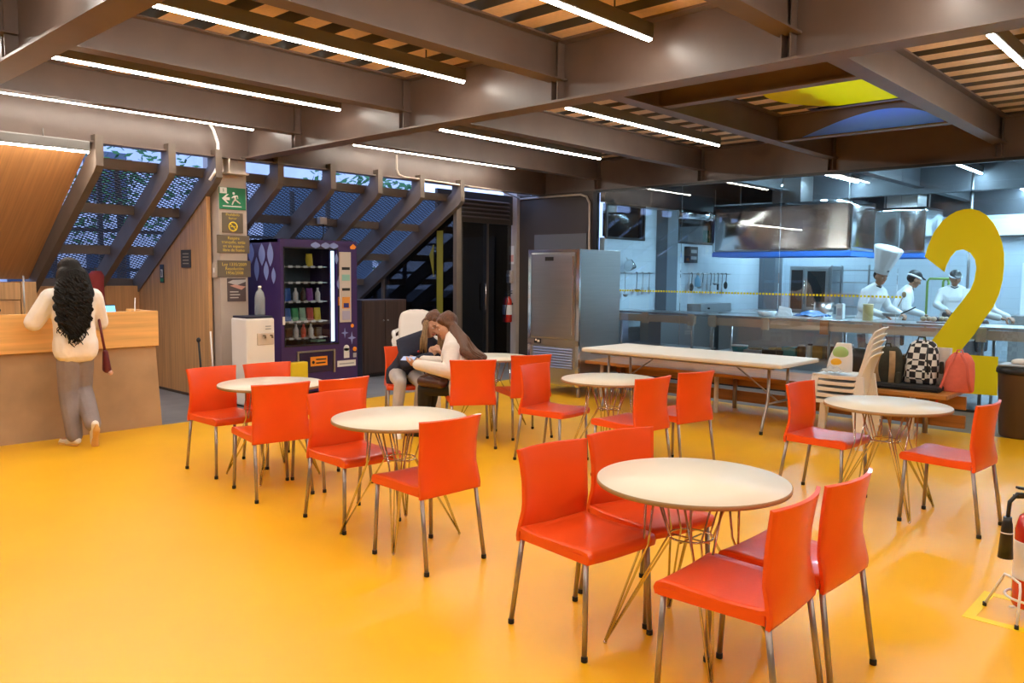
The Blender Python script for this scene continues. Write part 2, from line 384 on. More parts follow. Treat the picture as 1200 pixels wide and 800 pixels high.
# ---- kitchen front : beam casing, glass panes, rail
GX = 10.5
ys = [7.94, 6.37, 4.84, 3.31, 1.78, .25, -1.28, -2.8, -6]
for i, (a, b) in enumerate(zip(ys, ys[1:])):
    struct(MB().box((GX, b+.004, .03), (GX+.012, a-.004, 2.90)).build('window_%d' % (i+10), m_glass))
struct(MB().box((GX-.02, -6, 2.885), (GX+.05, 7.95, 2.92)).box((GX-.02, 7.92, 0), (GX+.04, 8.0, 2.9)).box((GX-.02, -6, 0), (GX+.04, 7.95, .03)).build('window_frame', m_black))
# ---- kitchen shell
m_kfloor = tiles('kitchen_floor_tile', (.20, .20, .21), (.10, .10, .11), .3, .3, .006, .4, 0, 'xy')
struct(MB().box((10.6, -6, 0), (17.4, 7.9, .006)).build('kitchen_floor', m_kfloor))
kw = MB().box((10.6, 7.85, 0), (17.4, 7.95, 2.17)).box((11.74, 7.85, 2.17), (12.77, 7.95, 2.74)).box((14.14, 7.85, 2.17), (17.4, 7.95, 2.74))
struct(kw.build('wall_kitchen_left', m_tile))
struct(MB().box((17.3, -6, 0), (17.4, 7.9, 2.75)).build('wall_kitchen_back', m_tile2))
for k, (a, b) in enumerate(((10.62, 11.74), (12.77, 14.14))):
    struct(MB().box((a, 7.90, 2.19), (b, 7.91, 2.72)).build('window_%d' % (k+20), m_dglass))
    struct(MB().box((a, 7.83, 2.15), (b, 7.87, 2.19)).box((a, 7.83, 2.70), (b, 7.87, 2.74)).box((b-.04, 7.83, 2.15), (b, 7.87, 2.74)).box((a, 7.83, 2.15), (a+.04, 7.87, 2.74)).build('window_frame', m_black))
m_pillar = mat('slate_pillar', (.13, .16, .19), .5)
struct(MB().box((12.12, 7.62, 0), (12.46, 7.85, 2.70)).build('kitchen_pillar', m_pillar))
struct(MB().box((16.1, 7.5, 0), (16.45, 7.85, 2.9)).build('kitchen_pillar', m_pillar))
m_kceil = mat('kitchen_dark_ceiling', (.05, .055, .065), .6)
struct(MB().box((10.72, -6, 3.36), (17.4, 7.9, 3.40)).build('kitchen_ceiling', m_kceil))
struct(MB().box((10.6, 7.85, 2.74), (17.4, 7.95, 3.5)).box((17.3, -6, 2.75), (17.4, 7.85, 3.5)).build('wall_kitchen_upper', m_kceil))
for y in YS[3:]: struct(ibeam('x', y, 10.72, 17.3, 3.02, 3.36, .15).build('kitchen_joist', m_kceil))
struct(ibeam('y', 14.2, -6, 7.85, 2.92, 3.36, .2).build('kitchen_beam', m_kceil))

# ---- exterior
m_road = mat('street', (.10, .10, .11), .8, 0, .2, 2)
struct(MB().box((-40, 15.5, -.3), (80, 90, -.2)).box((17.5, -40, -.3), (80, 15.5, -.2)).build('ground_outside', m_road))
m_fac = mat('pale_facade', (.75, .76, .80), .8, 0, .1, 1); m_win2 = mat('facade_window', (.06, .08, .12), .2)
def building(x, y, sx, sy, h, label, seed):
    t = thing('building', label, 'building', (x, y, -.2))
    MB().box((-sx/2, -sy/2, 0), (sx/2, sy/2, h)).build('wall', m_fac, t)
    for k in range(int(sx/2.2)):
        for f in range(int(h/3)):
            MB().box((-sx/2+.6+k*2.2, -sy/2-.05, 1+f*3), (-sx/2+1.9+k*2.2, -sy/2+.02, 2.5+f*3)).build('window', m_win2, t)
building(6, 30, 12, 6, 9, 'pale building across the street behind the mesh screen', 1)
building(22, 36, 12, 6, 12, 'taller pale building across the street beyond the glass doors', 2)
m_leaf = mat('tree_leaf', (.03, .14, .03), .7, 0, .4, 3); m_bark = mat('bark', (.08, .05, .03), .9)
def tree(x, y, h, label):
    t = thing('street_tree', label, 'tree', (x, y, -.2))
    MB().tube([(0, 0, 0), (.05, 0, h*.5), (0, .1, h*.75)], [.14, .1, .06]).build('trunk', m_bark, t)
    mb = MB()
    for k in range(170):
        a, r, z = random.random()*6.28, random.random()**.5*h*.32, h*(.42+.55*random.random())
        for j in range(5):
            c = V((r*cos(a)+random.uniform(-.3, .3), r*sin(a)+random.uniform(-.3, .3), z+random.uniform(-.3, .3)))
            d = V((random.uniform(-1, 1), random.uniform(-1, 1), random.uniform(-.6, .6))).normalized()*random.uniform(.09, .16); e = d.orthogonal().normalized()*.06
            vs = [mb.bm.verts.new(p) for p in (c-d, c+e, c+d, c-e)]; mb.bm.faces.new(vs)
    mb.build('crown', m_leaf, t)
tree(14.6, 19.5, 5, 'green tree seen through the small window beyond the smoked glass')
tree(4.2, 21, 6, 'green street tree behind the mesh over the reception nook')
tree(8.5, 22, 6, 'green street tree behind the mesh above the vending machine')
# ================================================================= LUMINAIRES
def luminaire(lamp):
    t = thing('linear_luminaire', '', 'ceiling light')
    L = 3.06
    MB().box((-L/2, -.035, .02), (L/2, .035, .125), .012).build('housing', m_body, t)
    MB().tube([(-L/2+.01, 0, 0), (L/2-.01, 0, 0)], .024, 12).xf(M.Translation((0, 0, .022)) @ M.Diagonal((1, 1, .8, 1))).build('diffuser', lamp, t)
    for x in (-1.1, 1.1): MB().tube([(x, 0, .12), (x, 0, .205)], .006, 8).build('hanger', m_body, t)
    return t
lum = luminaire(m_lamp); LZ = 3.2; first = True
rows = []
for y, what in ((1.42, 'nearest the room corner'), (3.27, 'nearest the camera side'), (5.17, 'second from the camera side'), (7.0, 'third from the camera side'), (8.72, 'closest to the sloping facade')):
    rows.append((3.38, y, 'light tube left of the main beam, '+what))
for y, what in ((1.47, 'at the far right beside the corrugated deck'), (5.18, 'nearest the yellow hatch'), (7.05, 'second from the yellow hatch'), (8.72, 'farthest from the yellow hatch by the edge beam')):
    rows.append((7.85, y, 'light tube right of the main beam, '+what))
rows.append((7.85, -.45, 'white linear light tube over the room, out to the right of the deck'))
for x in (.1, 3.38): 
    for y in (-2.4, -.5): rows.append((x, y, 'white linear light tube behind the camera'))
for y in (1.42, 3.27, 5.17, 7.0): rows.append((.1, y, 'white linear light tube left of the camera'))
rows.append((1.68, 9.03, 'light tube under the edge beam above the oak slope at far left'))
for i, (x, y, lb) in enumerate(rows):
    z = LZ if y < 9 else 2.775
    g = 'linear ceiling lights'
    if i == 0: o = lum; o.location = (x, y, z); o['label'] = lb; o['group'] = g
    else: dup(lum, (x, y, z), 0, lb, g)
kl = luminaire(m_klamp); kl.location = (12.6, 5.17, 2.98+.18); kl['label'] = 'cool white kitchen light tube in front of the steel hood'; kl['group'] = 'kitchen lights'
for x, y, lb in ((12.6, 3.3, 'cool white kitchen light tube over the chef in the tall hat'), (12.6, 1.4, 'cool white kitchen light tube over the kitchen right of the numeral'),
                 (12.6, -.5, 'cool white kitchen light tube at the far right of the kitchen'), (15.9, 3.3, 'cool white kitchen light tube at the back wall left'), (15.9, 1.4, 'cool white kitchen light tube at the back wall right'), (15.9, 6.9, 'cool white kitchen light tube behind the steel hood')):
    dup(kl, (x, y, 3.16), 0, lb, 'kitchen lights')

# ================================================================= CHAIRS
def orange_chair():
    t = thing('dining_chair', '', 'chair')
    # seat pad with a rolled lip
    mb = MB(); 
    prof = [(.205, .408), (.212, .43), (.205, .446), (.17, .450), (.05, .444), (-.08, .440), (-.19, .446), (-.212, .452)]
    def top(u, v):
        s = u*(len(prof)-1); i = min(int(s), len(prof)-2); f = s-i; x = prof[i][0]*(1-f)+prof[i+1][0]*f; z = prof[i][1]*(1-f)+prof[i+1][1]*f
        yy = (v*2-1)*.205; return V((x, yy, z-.006*(1-(2*v-1)**2)))
    mb.grid(top, 28, 10, .016)
    for s in (-1, 1): mb.box((-.205, s*.197-.008, .404), (.205, s*.197+.008, .440), .004)
    mb.build('seat', m_orange, t, smooth=None)
    # curved back panel
    pf = [(.395, -.214, .209), (.43, -.219, .209), (.50, -.224, .202), (.58, -.226, .196), (.66, -.230, .196), (.73, -.238, .201), (.78, -.246, .207), (.802, -.250, .211)]
    def bk(u, v):
        s = u*(len(pf)-1); i = min(int(s), len(pf)-2); f = s-i; a, b = pf[i], pf[i+1]
        z, x, wd = [a[k]*(1-f)+b[k]*f for k in range(3)]; q = 2*v-1
        cv = .034*min(1, max(0, (z-.42)/.12))+.004
        return V((x+cv*(q*q)-.006, q*wd, z))
    MB().grid(bk, 26, 16, .015).build('backrest', m_orange, t)
    # under-seat frame
    f = MB().tube([(.18, -.185, .415), (.18, .185, .415)], .009, 8).tube([(-.19, -.185, .415), (-.19, .185, .415)], .009, 8)
    for s in (-1, 1): f.tube([(.18, s*.185, .415), (-.19, s*.185, .415)], .009, 8)
    f.build('seat_frame', m_leg, t)
    for s in (-1, 1):
        for (xa, za, xb) in ((.186, .428, .200), (-.205, .425, -.266)):
            l = MB().tube([(xa, s*.186, za), (xb, s*.200, .014)], .0115, 12).build('leg', m_leg, t)
            MB().lathe([(.011, 0), (.014, .002), (.014, .02), (.0125, .024)], (xb, s*.200, 0), 12).build('foot_cap', m_rubber, l)
    return t
CH = [ # x, y, facing deg, label
 (2.731, 2.092, 262.7, 'orange chair at the left of the nearest round table, front one of the side-by-side pair'),
 (3.185, 2.062, 256, 'orange chair tucked behind the nearest round table, rear one of the side-by-side pair'),
 (2.666, 1.355, 92.4, 'orange chair nearest the camera, back turned, at the nearest round table'),
 (3.116, 1.335, 88.2, 'orange chair right of the nearest chair, seat mostly hidden by its neighbour'),
 (5.649, 2.195, 266.6, 'orange chair left of the round table by the white plastic chair stack'),
 (5.613, 1.411, 85.5, 'orange chair at far right of the room, facing left to a round table'),
 (5.138, 4.29, 274, 'orange chair facing right to the round table before the steel fridge'),
 (5.786, 5.248, 64.6, 'orange chair turned away, behind the chair before the steel fridge'),
 (5.105, 5.284, 53.8, 'orange chair turned away, used by the woman in the white sweater'),
 (3.05, 5.908, 271, 'leftmost orange chair, at the round table near the counter'),
 (3.50, 5.88, 264, 'orange chair half hidden behind the round table in front of the water cooler'),
 (2.978, 5.13, 80.2, 'orange chair with its back to the camera at the leftmost round table'),
 (3.43, 5.066, 86.6, 'orange chair with only its backrest showing before the vending machine'),
 (2.978, 4.125, 266.5, 'orange chair left of the middle round table, facing right'),
 (2.881, 3.333, 87.4, 'orange chair with its back to the camera at the middle round table'),
 (5.139, 3.531, 85, 'orange chair facing left, left one of the two before the long folding table'),
 (5.725, 3.489, 79, 'orange chair with back turned, right one of the two before the folding table'),
 (5.24, 6.36, 235, 'orange chair under the woman in the navy sweater'),
]
ch0 = orange_chair()
for i, (x, y, a, lb) in enumerate(CH):
    if i == 0: ch0.location = (x, y, 0); ch0.rotation_euler = (0, 0, rad(a)); ch0['label'] = lb; ch0['group'] = 'orange dining chairs'
    else: dup(ch0, (x, y, 0), rad(a), lb, 'orange dining chairs')

# ================================================================= ROUND TABLES
def round_table():
    t = thing('round_table', '', 'table'); H = .715; R = .40
    MB().lathe([(R-.004, H-.001), (R, H-.003), (R, H-.019), (R-.004, H-.021)], n=72).build('edge_band', m_edge, t)
    MB().lathe([(R-.003, H-.016), (R-.003, H), (.02, H+.0008)], n=72).build('tabletop', m_top, t)
    wz = H-.022
    MB().box((-.16, -.16, wz-.006), (.16, .16, wz+.001)).build('mounting_plate', m_leg, t)
    zr = .47; rr = .062
    ring = MB()
    ring.tube([(rr*cos(2*pi*k/24)*1.5, rr*sin(2*pi*k/24)*1.5, zr) for k in range(24)], .0045, 6, closed=True)
    for z in (zr-.012,): ring.tube([(-.09, 0, z), (.09, 0, z)], .004, 6).tube([(0, -.09, z), (0, .09, z)], .004, 6)
    ring.build('wire_ring', m_chrome, t)
    for k in range(4):
        a = pi/4+k*pi/2; d = V((cos(a), sin(a), 0)); s = V((-sin(a), cos(a), 0)); foot = d*.355+V((0, 0, .012))
        mb = MB()
        for sg in (-1, 1):
            mb.tube([foot+s*.006*sg, d*.190+s*.040*sg+V((0, 0, .45)), d*.175+s*.085*sg+V((0, 0, wz))], .0052, 8)
            mb.tube([foot+s*.003*sg, d*.088+s*.02*sg+V((0, 0, zr)), d*.16-s*.0*sg+s*.05*sg+V((0, 0, wz))], .0045, 8)
        mb.build('wire_leg', m_chrome, t)
        MB().ball(foot-V((0, 0, .004)), .0085, seg=10).build('foot', m_chrome, t)
    return t
TB = [(2.95, 1.705, 'cream round table nearest the camera, chairs paired on both sides'), (3.0, 3.70, 'cream round table in the middle with one chair each side'),
      (3.23, 5.53, 'leftmost cream round table before the water cooler'), (5.66, 1.81, 'cream round table at the right before the bench with backpacks'),
      (5.36, 3.89, 'cream round table before the steel fridge'), (5.90, 5.78, 'cream round table beside the two seated women')]
rt = round_table()
for i, (x, y, lb) in enumerate(TB):
    if i == 0: rt.location = (x, y, 0); rt['label'] = lb; rt['group'] = 'round tables'
    else: dup(rt, (x, y, 0), 0, lb, 'round tables')

# ================================================================= FOLDING TABLE
ft = thing('folding_table', 'long cream plastic folding table with grey steel legs before the bench', 'table', (7.79, 4.53, 0))
W, L, H = .90, 2.42, .725
MB().box((-W/2, -L/2, H-.045), (W/2, L/2, H), .014).build('tabletop', m_fold, ft)
MB().box((-W/2+.05, -L/2+.1, H-.065), (-W/2+.08, L/2-.1, H-.043)).box((W/2-.08, -L/2+.1, H-.065), (W/2-.05, L/2-.1, H-.043)).build('rail', m_leg, ft)
for s in (-1, 1):
    y0 = s*.98
    lg = MB()
    for q in (-1, 1):
        lg.tube([(q*.22, y0, H-.05), (q*.22, y0, .34), (q*.24, y0, .29), (q*.34, y0, .06), (q*.35, y0, .012)], .016, 10)
    lg.tube([(-.24, y0, .29), (.24, y0, .29)], .014, 8).tube([(-.22, y0, H-.06), (.22, y0, H-.06)], .012, 8)
    l = lg.build('leg_frame', m_leg, ft)
    for q in (-1, 1): MB().lathe([(.018, 0), (.018, .03), (.016, .034)], (q*.35, y0, 0), 10).build('foot_cap', m_rubber, l)
    MB().tube([(0, y0, .30), (0, y0-s*.55, H-.05)], .009, 8).build('brace', m_leg, ft)

# ================================================================= BENCH
bn = thing('bench', 'long wooden bench with backpacks on it, along the kitchen glass', 'bench', (8.47, 4.2, 0))
MB().box((-.37, -2.13, .44), (.37, 2.15, .48), .006).build('seat', m_bench, bn)
for za, zb in ((.27, .40), (.08, .21)): MB().box((.31, -2.13, za), (.345, 2.15, zb), .004).build('back_board', m_bench, bn)
for y in (-1.78, .32, 1.95):
    for x in (-.17, .28): MB().lathe([(.022, 0), (.026, .004), (.026, .44)], (x, y, 0), 14).build('leg', m_white if x < 0 else m_leg, bn)

# ================================================================= WHITE PLASTIC CHAIRS
def mono(arms):
    t = thing('plastic_chair', '', 'chair')
    def sh(u, v):
        q = 2*v-1
        P = [(.22, .40), (.225, .425), (.15, .42), (0, .41), (-.15, .415), (-.20, .45), (-.235, .58), (-.265, .72), (-.31, .84), (-.36, .885)]
        s = u*(len(P)-1); i = min(int(s), len(P)-2); f = s-i; x = P[i][0]*(1-f)+P[i+1][0]*f; z = P[i][1]*(1-f)+P[i+1][1]*f
        wd = .22 if u < .5 else .22-.02*(u-.5)*2
        if u > .74: wd *= math.sqrt(max(.12, 1-.88*((u-.74)/.26)**2.6))
        return V((x+.02*q*q*(u > .5), q*wd, z+.012*q*q*(u < .5)))
    b = MB().grid(sh, 40, 12, .009)
    for s in (-1, 1): b.box((-.16, s*.212-.006, .398), (.20, s*.212+.006, .430), .004)
    b.box((.205, -.205, .392), (.222, .205, .425), .004); b.build('shell', m_white, t)
    for s in (-1, 1):
        for xa, xb, za in ((.2, .235, .41), (-.19, -.25, .43)):
            MB().prism([(xa-.03, s*.20-.02, za), (xa+.03, s*.20-.02, za), (xa+.03, s*.20+.02, za), (xa-.03, s*.20+.02, za)], (xb-xa, s*.03, -za)).build('leg', m_white, t)
        if arms: MB().tube([(.19, s*.24, .40), (.2, s*.265, .60), (.12, s*.27, .635), (-.1, s*.265, .64), (-.25, s*.21, .66)], [.018, .018, .024, .024, .016], 8).build('armrest', m_white, t)
    return t
m0 = mono(False)
for k in range(5):
    lb = ('bottom' if k == 0 else 'second' if k == 1 else 'third' if k == 2 else 'fourth' if k == 3 else 'topmost')+' white plastic chair of the stack before the bench'
    loc = (7.62, 2.86-.008*k, .058*k)
    if k == 0: m0.location = loc; m0.rotation_euler = (0, 0, rad(95)); m0['label'] = lb; m0['group'] = 'white plastic chairs stacked by the bench'
    else: dup(m0, loc, rad(95), lb, 'white plastic chairs stacked by the bench')
m1 = mono(True)
for k in range(4):
    lb = ('bottom', 'second', 'third', 'topmost')[k]+' white plastic armchair of the stack behind the woman in navy'
    loc = (5.90+.006*k, 6.96+.006*k, .085*k)
    if k == 0: m1.location = loc; m1.rotation_euler = (0, 0, rad(232)); m1['label'] = lb; m1['group'] = 'white plastic armchairs stacked behind the women'
    else: dup(m1, loc, rad(232), lb, 'white plastic armchairs stacked behind the women')
# ================================================================= RECEPTION COUNTER
ct = thing('reception_counter', 'reception counter with pale wood top band over a brown board front', 'counter', (1.2, 8.4, 0))
MB().prism([(-6.2, -.27, 0), (2.30, -.27, 0), (2.245, -.29, .83), (-6.2, -.29, .83)], (0, .06, 0)).build('front_panel', m_mdf, ct)
MB().prism([(2.30, -.27, 0), (2.30, .33, 0), (2.245, .33, .815), (2.245, -.285, .815)], (-.05, 0, 0)).build('end_panel', m_mdf, ct)
MB().box((-6.2, -.335, .82), (2.262, -.27, 1.17), .004).build('parapet', m_ply, ct)
MB().box((2.20, -.268, .82), (2.258, .30, 1.168), .004).build('end_parapet', m_ply, ct)
MB().box((-6.2, -.27, .95), (2.2, .33, .99)).build('worktop', m_ply, ct)
ps = thing('counter_post', 'thin steel post standing on the counter left of the woman', 'post', (2.4, 8.5, .99))
MB().tube([(0, 0, 0), (0, 0, .52)], .008).build('rod', m_steeld, ps); MB().lathe([(.04, 0), (.04, .008), (.01, .012)]).build('base', m_steeld, ps)
tb = thing('tablet', 'tablet with lit blue screen propped on the reception counter', 'tablet', (3.08, 8.3, .99), rad(20))
MB().box((-.085, 0, .09), (.085, .012, .24), .004, rot=M.Rotation(rad(-12), 3, 'X')).build('case', m_black, tb)
MB().box((-.076, -.006, .10), (.076, -.001, .23), rot=M.Rotation(rad(-12), 3, 'X')).build('screen', mat('tablet_screen', (.02, .1, .3), .2, emit=(.12, .45, .9), es=1.2), tb)
MB().prism([(-.05, 0, 0), (.05, 0, 0), (.03, .03, .15), (-.03, .03, .15)], (0, .05, 0)).build('stand', m_black, tb)
rd = thing('pen_cup', 'small red cup with a pen on the end of the counter', 'cup', (3.36, 8.42, .99))
MB().lathe([(.045, 0), (.05, .12), (.045, .12), (.04, .02)], n=16).build('cup', m_red, rd); MB().tube([(.01, 0, .03), (.03, .01, .3)], .005, 6).build('pen', m_white, rd)
# perforated wooden shelf end behind the counter
ps = thing('perforated_cabinet', 'wooden cabinet with round holes behind the counter at far left', 'cabinet', (2.1, 10.6, 0))
MB().box((-.9, 0, 0), (.855, .35, 1.215), .004).box((-.9, -.02, 1.22), (.855, .37, 1.42), .004).box((.86, -.022, 0), (1.02, .372, 1.425), .004).build('body', m_woodd, ps)
pn = MB().box((-.9, -.03, 0), (.78, -.008, 1.20)).build('door', m_wood, ps)
hb = MB()
for i in range(6):
    for j in range(4): hb.lathe([(.022, 0), (.022, .004)], (.62-.12*i, -.031, 1.10-.11*j), 14, (0, -1, 0))
hb.build('ventilation_holes', m_black, pn)
jk = thing('red_jacket', 'dark red jacket hanging behind the counter by the woman', 'jacket', (3.72, 10.4, .80))
j = MB(); j.loft([j.ring(V((.02*sin(z*9), 0, z)), V((1, 0, 0)), V((0, 1, 0)), rx, .07, 14) for z, rx in ((.25, .11), (.40, .11), (.60, .11), (.70, .10), (.76, .05))]); j.build('coat_body', mat('dark_red_cloth', (.22, .02, .02), .8), jk)
MB().box((-.01, -.01, -.8), (.01, .01, .79)).box((-.2, -.2, -.8), (.2, .2, -.785)).build('stand', m_black, jk)

# signs on partition and column
s = thing('extinguisher_sign', 'small dark sign with white extinguisher symbol on the wood partition', 'sign', (4.598, 10.55, 1.53))
MB().box((-.008, -.055, -.12), (0, .055, .12)).build('plate', m_black, s); MB().box((-.011, -.028, -.045), (-.008, .028, .055)).build('panel', m_white, s)
MB().box((-.0135, -.012, -.035), (-.011, .012, .028)).box((-.0135, -.005, .028), (-.011, .014, .045)).build('symbol', m_black, s)
MB().box((-.011, -.045, -.10), (-.008, .045, -.06)).build('caption_strip', m_green, s)
s = thing('notice_plate', 'small dark square notice with pale lettering on the wood partition', 'sign', (4.598, 9.85, 1.72))
MB().box((-.008, -.13, -.11), (0, .13, .11)).build('plate', mat('notice_dark', (.05, .045, .04), .5), s)
for k in range(4): MB().box((-.0105, -.08, .055-.04*k), (-.008, .08, .068-.04*k)).build('text_line', mat('notice_text', (.40, .36, .28), .6), s)
fx, fy = 4.86, 9.148
def plate(name, label, w, h, x, z, m, cat='sign'):
    t = thing(name, label, cat, (x, fy, z)); MB().box((-w/2, -.012, -h/2), (w/2, 0, h/2), .003).build('plate', m, t); return t
FR = lambda x, z, y=-.0135: face_m((x, y, z), (1, 0, 0), (0, 0, 1))
t = plate('exit_sign', 'green emergency exit sign with white arrow and running figure on the column', .34, .26, 4.855, 2.44, m_green)
MB().box((-.165, -.015, .055), (-.075, -.012, .125), .003).build('corner_tag', m_white, t)
text('S', .05, m_green, FR(-.12, .09, -.0165), 'corner_mark', t)
MB().prism([(-.14, -.0125, -.005), (-.075, -.0125, .05), (-.05, -.0125, .05), (-.09, -.0125, .012), (-.04, -.0125, .012), (-.04, -.0125, -.022), (-.09, -.0125, -.022), (-.05, -.0125, -.06), (-.075, -.0125, -.06)], (0, -.003, 0)).build('arrow', m_white, t)
rn = MB()
for a, b, r in (((.02, .035), (.03, -.01), .014), ((.03, -.01), (.005, -.04), .009), ((.005, -.04), (-.01, -.075), .008), ((.03, -.01), (.065, -.035), .009), ((.065, -.035), (.095, -.055), .008), ((.018, .03), (-.015, .005), .007), ((.022, .03), (.06, .035), .007), ((.06, .035), (.065, .0), .006)):
    rn.tube([(a[0], -.0125, a[1]), (b[0], -.0125, b[1])], r, 8)
rn.ball((.012, -.0125, .062), (.016, .004, .016)); rn.build('running_figure', m_white, t)
MB().box((-.13, -.015, -.098), (.11, -.012, -.088)).build('ground_line', m_white, t)
t = plate('no_smoking_sign', 'brown sign with yellow round no smoking symbol on the column', .27, .24, 4.85, 2.15, m_signb)
text('Prohibido\nfumar', .045, m_gold, FR(0, .075), 'lettering', t)
g = MB(); g.tube([(.052*cos(2*pi*k/28), -.014, -.045+.052*sin(2*pi*k/28)) for k in range(28)], .008, 6, closed=True); g.tube([(-.035, -.014, -.01), (.035, -.014, -.08)], .007, 6); g.box((-.03, -.017, -.05), (.03, -.012, -.040)); g.build('symbol', mat('sign_yellow', (.85, .62, .04), .5), t)
t = plate('smoke_free_sign', 'brown sign with four lines of gold lettering on the column', .42, .215, 4.855, 1.895, m_signb)
text('Respire\ntranquilo, estás\nen un espacio\nlibre de humo', .05, m_gold, FR(0, 0), 'lettering', t)
t = plate('law_sign', 'brown sign with three lines of gold lettering lowest of the brown signs on the column', .43, .20, 4.86, 1.60, m_signb)
text('Ley 1335/2009\nResolución\n1956/2008', .054, m_gold, FR(0, 0), 'lettering', t)
t = plate('notice_poster', 'small dark poster with pale shapes below the gold lettered signs on the column', .24, .28, 4.885, 1.345, mat('poster_dark', (.10, .07, .07), .5), 'poster')
MB().prism([(-.12, -.0125, .09), (.0, -.0125, .055), (.12, -.0125, .10), (.12, -.0125, .125), (-.05, -.0125, .12)], (0, -.001, 0)).build('picture', mat('poster_grey', (.5, .47, .47), .6), t)
MB().prism([(-.09, -.0125, .05), (.06, -.0125, .0), (.12, -.0125, .04), (.05, -.0125, .05), (-.02, -.0125, .065)], (0, -.001, 0)).build('picture', mat('poster_pink', (.62, .32, .26), .6), t)
for k in range(3): MB().box((-.09, -.0135, -.03-.035*k), (.02+.02*(k % 2), -.0122, -.018-.035*k)).build('text_line', mat('poster_text', (.55, .5, .46), .6), t)
t = thing('switch_box', 'small beige switch box on the left side of the column', 'box', (4.68, 9.24, 1.58)); MB().box((-.03, -.05, -.09), (0, .05, .09), .005).build('cover', m_beam2, t); MB().box((-.034, -.015, -.03), (-.03, .015, .03)).build('switch', m_white, t)

# conduits
t = thing('junction_box', 'small tan junction box with a cable among the slanted struts above the vending machine', 'box', (6.62, 9.90, 2.30)); MB().box((-.06, -.04, -.05), (.06, .04, .05), .006).build('case', m_beam2, t); MB().tube([(.01, -.02, -.05), (.01, -.02, -.2), (-.03, 0, -.32)], .009, 8).build('cable', m_black, t)
tag(MB().tube([(4.50, 9.02, 3.3), (4.57, 9.02, 3.2), (4.62, 9.02, 3.05), (4.62, 9.02, 2.82), (4.58, 9.02, 2.72), (4.52, 9.04, 2.62)], .018, 10).build('conduit_pipe', m_white), 'white curved conduit hanging beside the sign column at the ceiling', 'pipe')
tag(MB().tube([(7.28, 9.03, 3.22), (7.28, 9.03, 3.02), (7.32, 9.03, 2.95), (7.42, 9.03, 2.925), (9.4, 9.03, 2.89), (10.35, 9.5, 2.87)], .014, 10).build('conduit_pipe', m_beam2), 'grey curved conduit running along the edge beam above the struts', 'pipe')
tag(MB().tube([(10.47, 9.6, 2.87), (10.47, 8.25, 2.87), (10.47, 8.13, 2.83), (10.46, 8.06, 2.72), (10.46, 8.05, 2.0), (10.46, 8.05, .02)], .018, 10).build('conduit_pipe', m_beam2), 'vertical conduit on the dark wall left of the kitchen glass', 'pipe')

# ================================================================= VENDING MACHINE
vm = thing('vending_machine', 'purple snack vending machine with lit glass front beside the sign column', 'vending machine', (5.82, 8.75, 0))
def vb(a, b, bev=0): return MB().box(a, b, bev)
X0, X1 = -.57, .56
c = MB()
c.box((X0, .05, .06), (X0+.03, .88, 1.97)).box((X1-.03, .05, .06), (X1, .88, 1.97)).box((X0, .85, .06), (X1, .88, 1.97)).box((X0, .05, 1.93), (X1, .88, 1.97)).box((X0, .05, .06), (X1, .88, .10)).box((.17, .05, .1), (.20, .85, 1.93))
c.build('cabinet', m_purple, vm)
d = MB(); gx0, gx1, gz0, gz1 = X0+.055, .255, .66, 1.86
d.box((X0, 0, .06), (gx0, .05, 1.97)).box((gx1, 0, .06), (X1, .05, 1.97)).box((gx0, 0, gz1), (gx1, .05, 1.97)).box((gx0, 0, .06), (gx1, .05, gz0))
dr = d.build('door', m_purple, vm)
vb((gx0, .02, gz0), (gx1-.09, .026, gz1)).build('window_glass', glassmat('vend_glass', (.9, .93, .95), 1, .05), vm)
vb((gx0-.01, -.004, gz0-.02), (gx1+.01, .0, gz0)).box((gx0-.01, -.004, gz1), (gx1+.01, 0, gz1+.015)).box((gx0-.012, -.004, gz0-.02), (gx0, 0, gz1+.015)).box((gx1, -.004, gz0-.02), (gx1+.012, 0, gz1+.015)).build('window_trim', m_black, vm)
vb((gx1-.080, .012, gz0+.02), (gx1-.042, .03, gz1-.02)).build('light_bar', emis('vend_light', (.62, .90, 1.0), .9), vm)
vb((X0+.03, .5, .62), (.17, .52, 1.9)).build('inner_back', mat('vend_inner', (.08, .10, .12), .6), vm)
SZ = [.76, .92, 1.08, 1.24, 1.45, 1.66]
SZ = [.74, .95, 1.20, 1.44, 1.64]
for z in SZ:
    sh = vb((X0+.03, .10, z-.012), (.165, .5, z)).build('shelf', m_steel, vm)
    for k in range(6): vb((X0+.06+k*.108, .094, z-.02), (X0+.12+k*.108, .10, z+.008)).build('price_tag', m_whitep, sh)
for f in ((X0+.06), (X1-.06)):
    for y in (.1, .8): MB().lathe([(.03, 0), (.03, .06)], (f, y, 0), 10).build('foot', m_black, vm)
vb((.28, -.02, .92), (.455, 0, 1.83), .006).build('control_panel', mat('panel_beige', (.58, .50, .44), .4), vm)
cp = [('display', (.40, .38), (1.60, 1.64), m_black)]
for nm, z0, z1, m in (('coin_slot', 1.60, 1.635, m_black), ('display', 1.46, 1.54, mat('lcd_green', (.30, .55, .50), .2)), ('card_slot', 1.33, 1.365, m_black), ('note_picture', 1.10, 1.25, mat('orange_note', (.75, .30, .05), .4)), ('keypad', .95, 1.07, mat('keypad_lilac', (.42, .40, .55), .5))):
    vb((.31, -.026, z0), (.43, -.02, z1)).build(nm, m, vm)
vb((.33, -.028, 1.11), (.41, -.025, 1.17)).build('note_picture_detail', mat('navy_note', (.03, .03, .2), .4), vm)
vb((.245+.01, -.004, 1.14), (.30, 0, 1.25)).build('sticker', mat('orange_sticker', (.9, .30, .02), .5), vm)
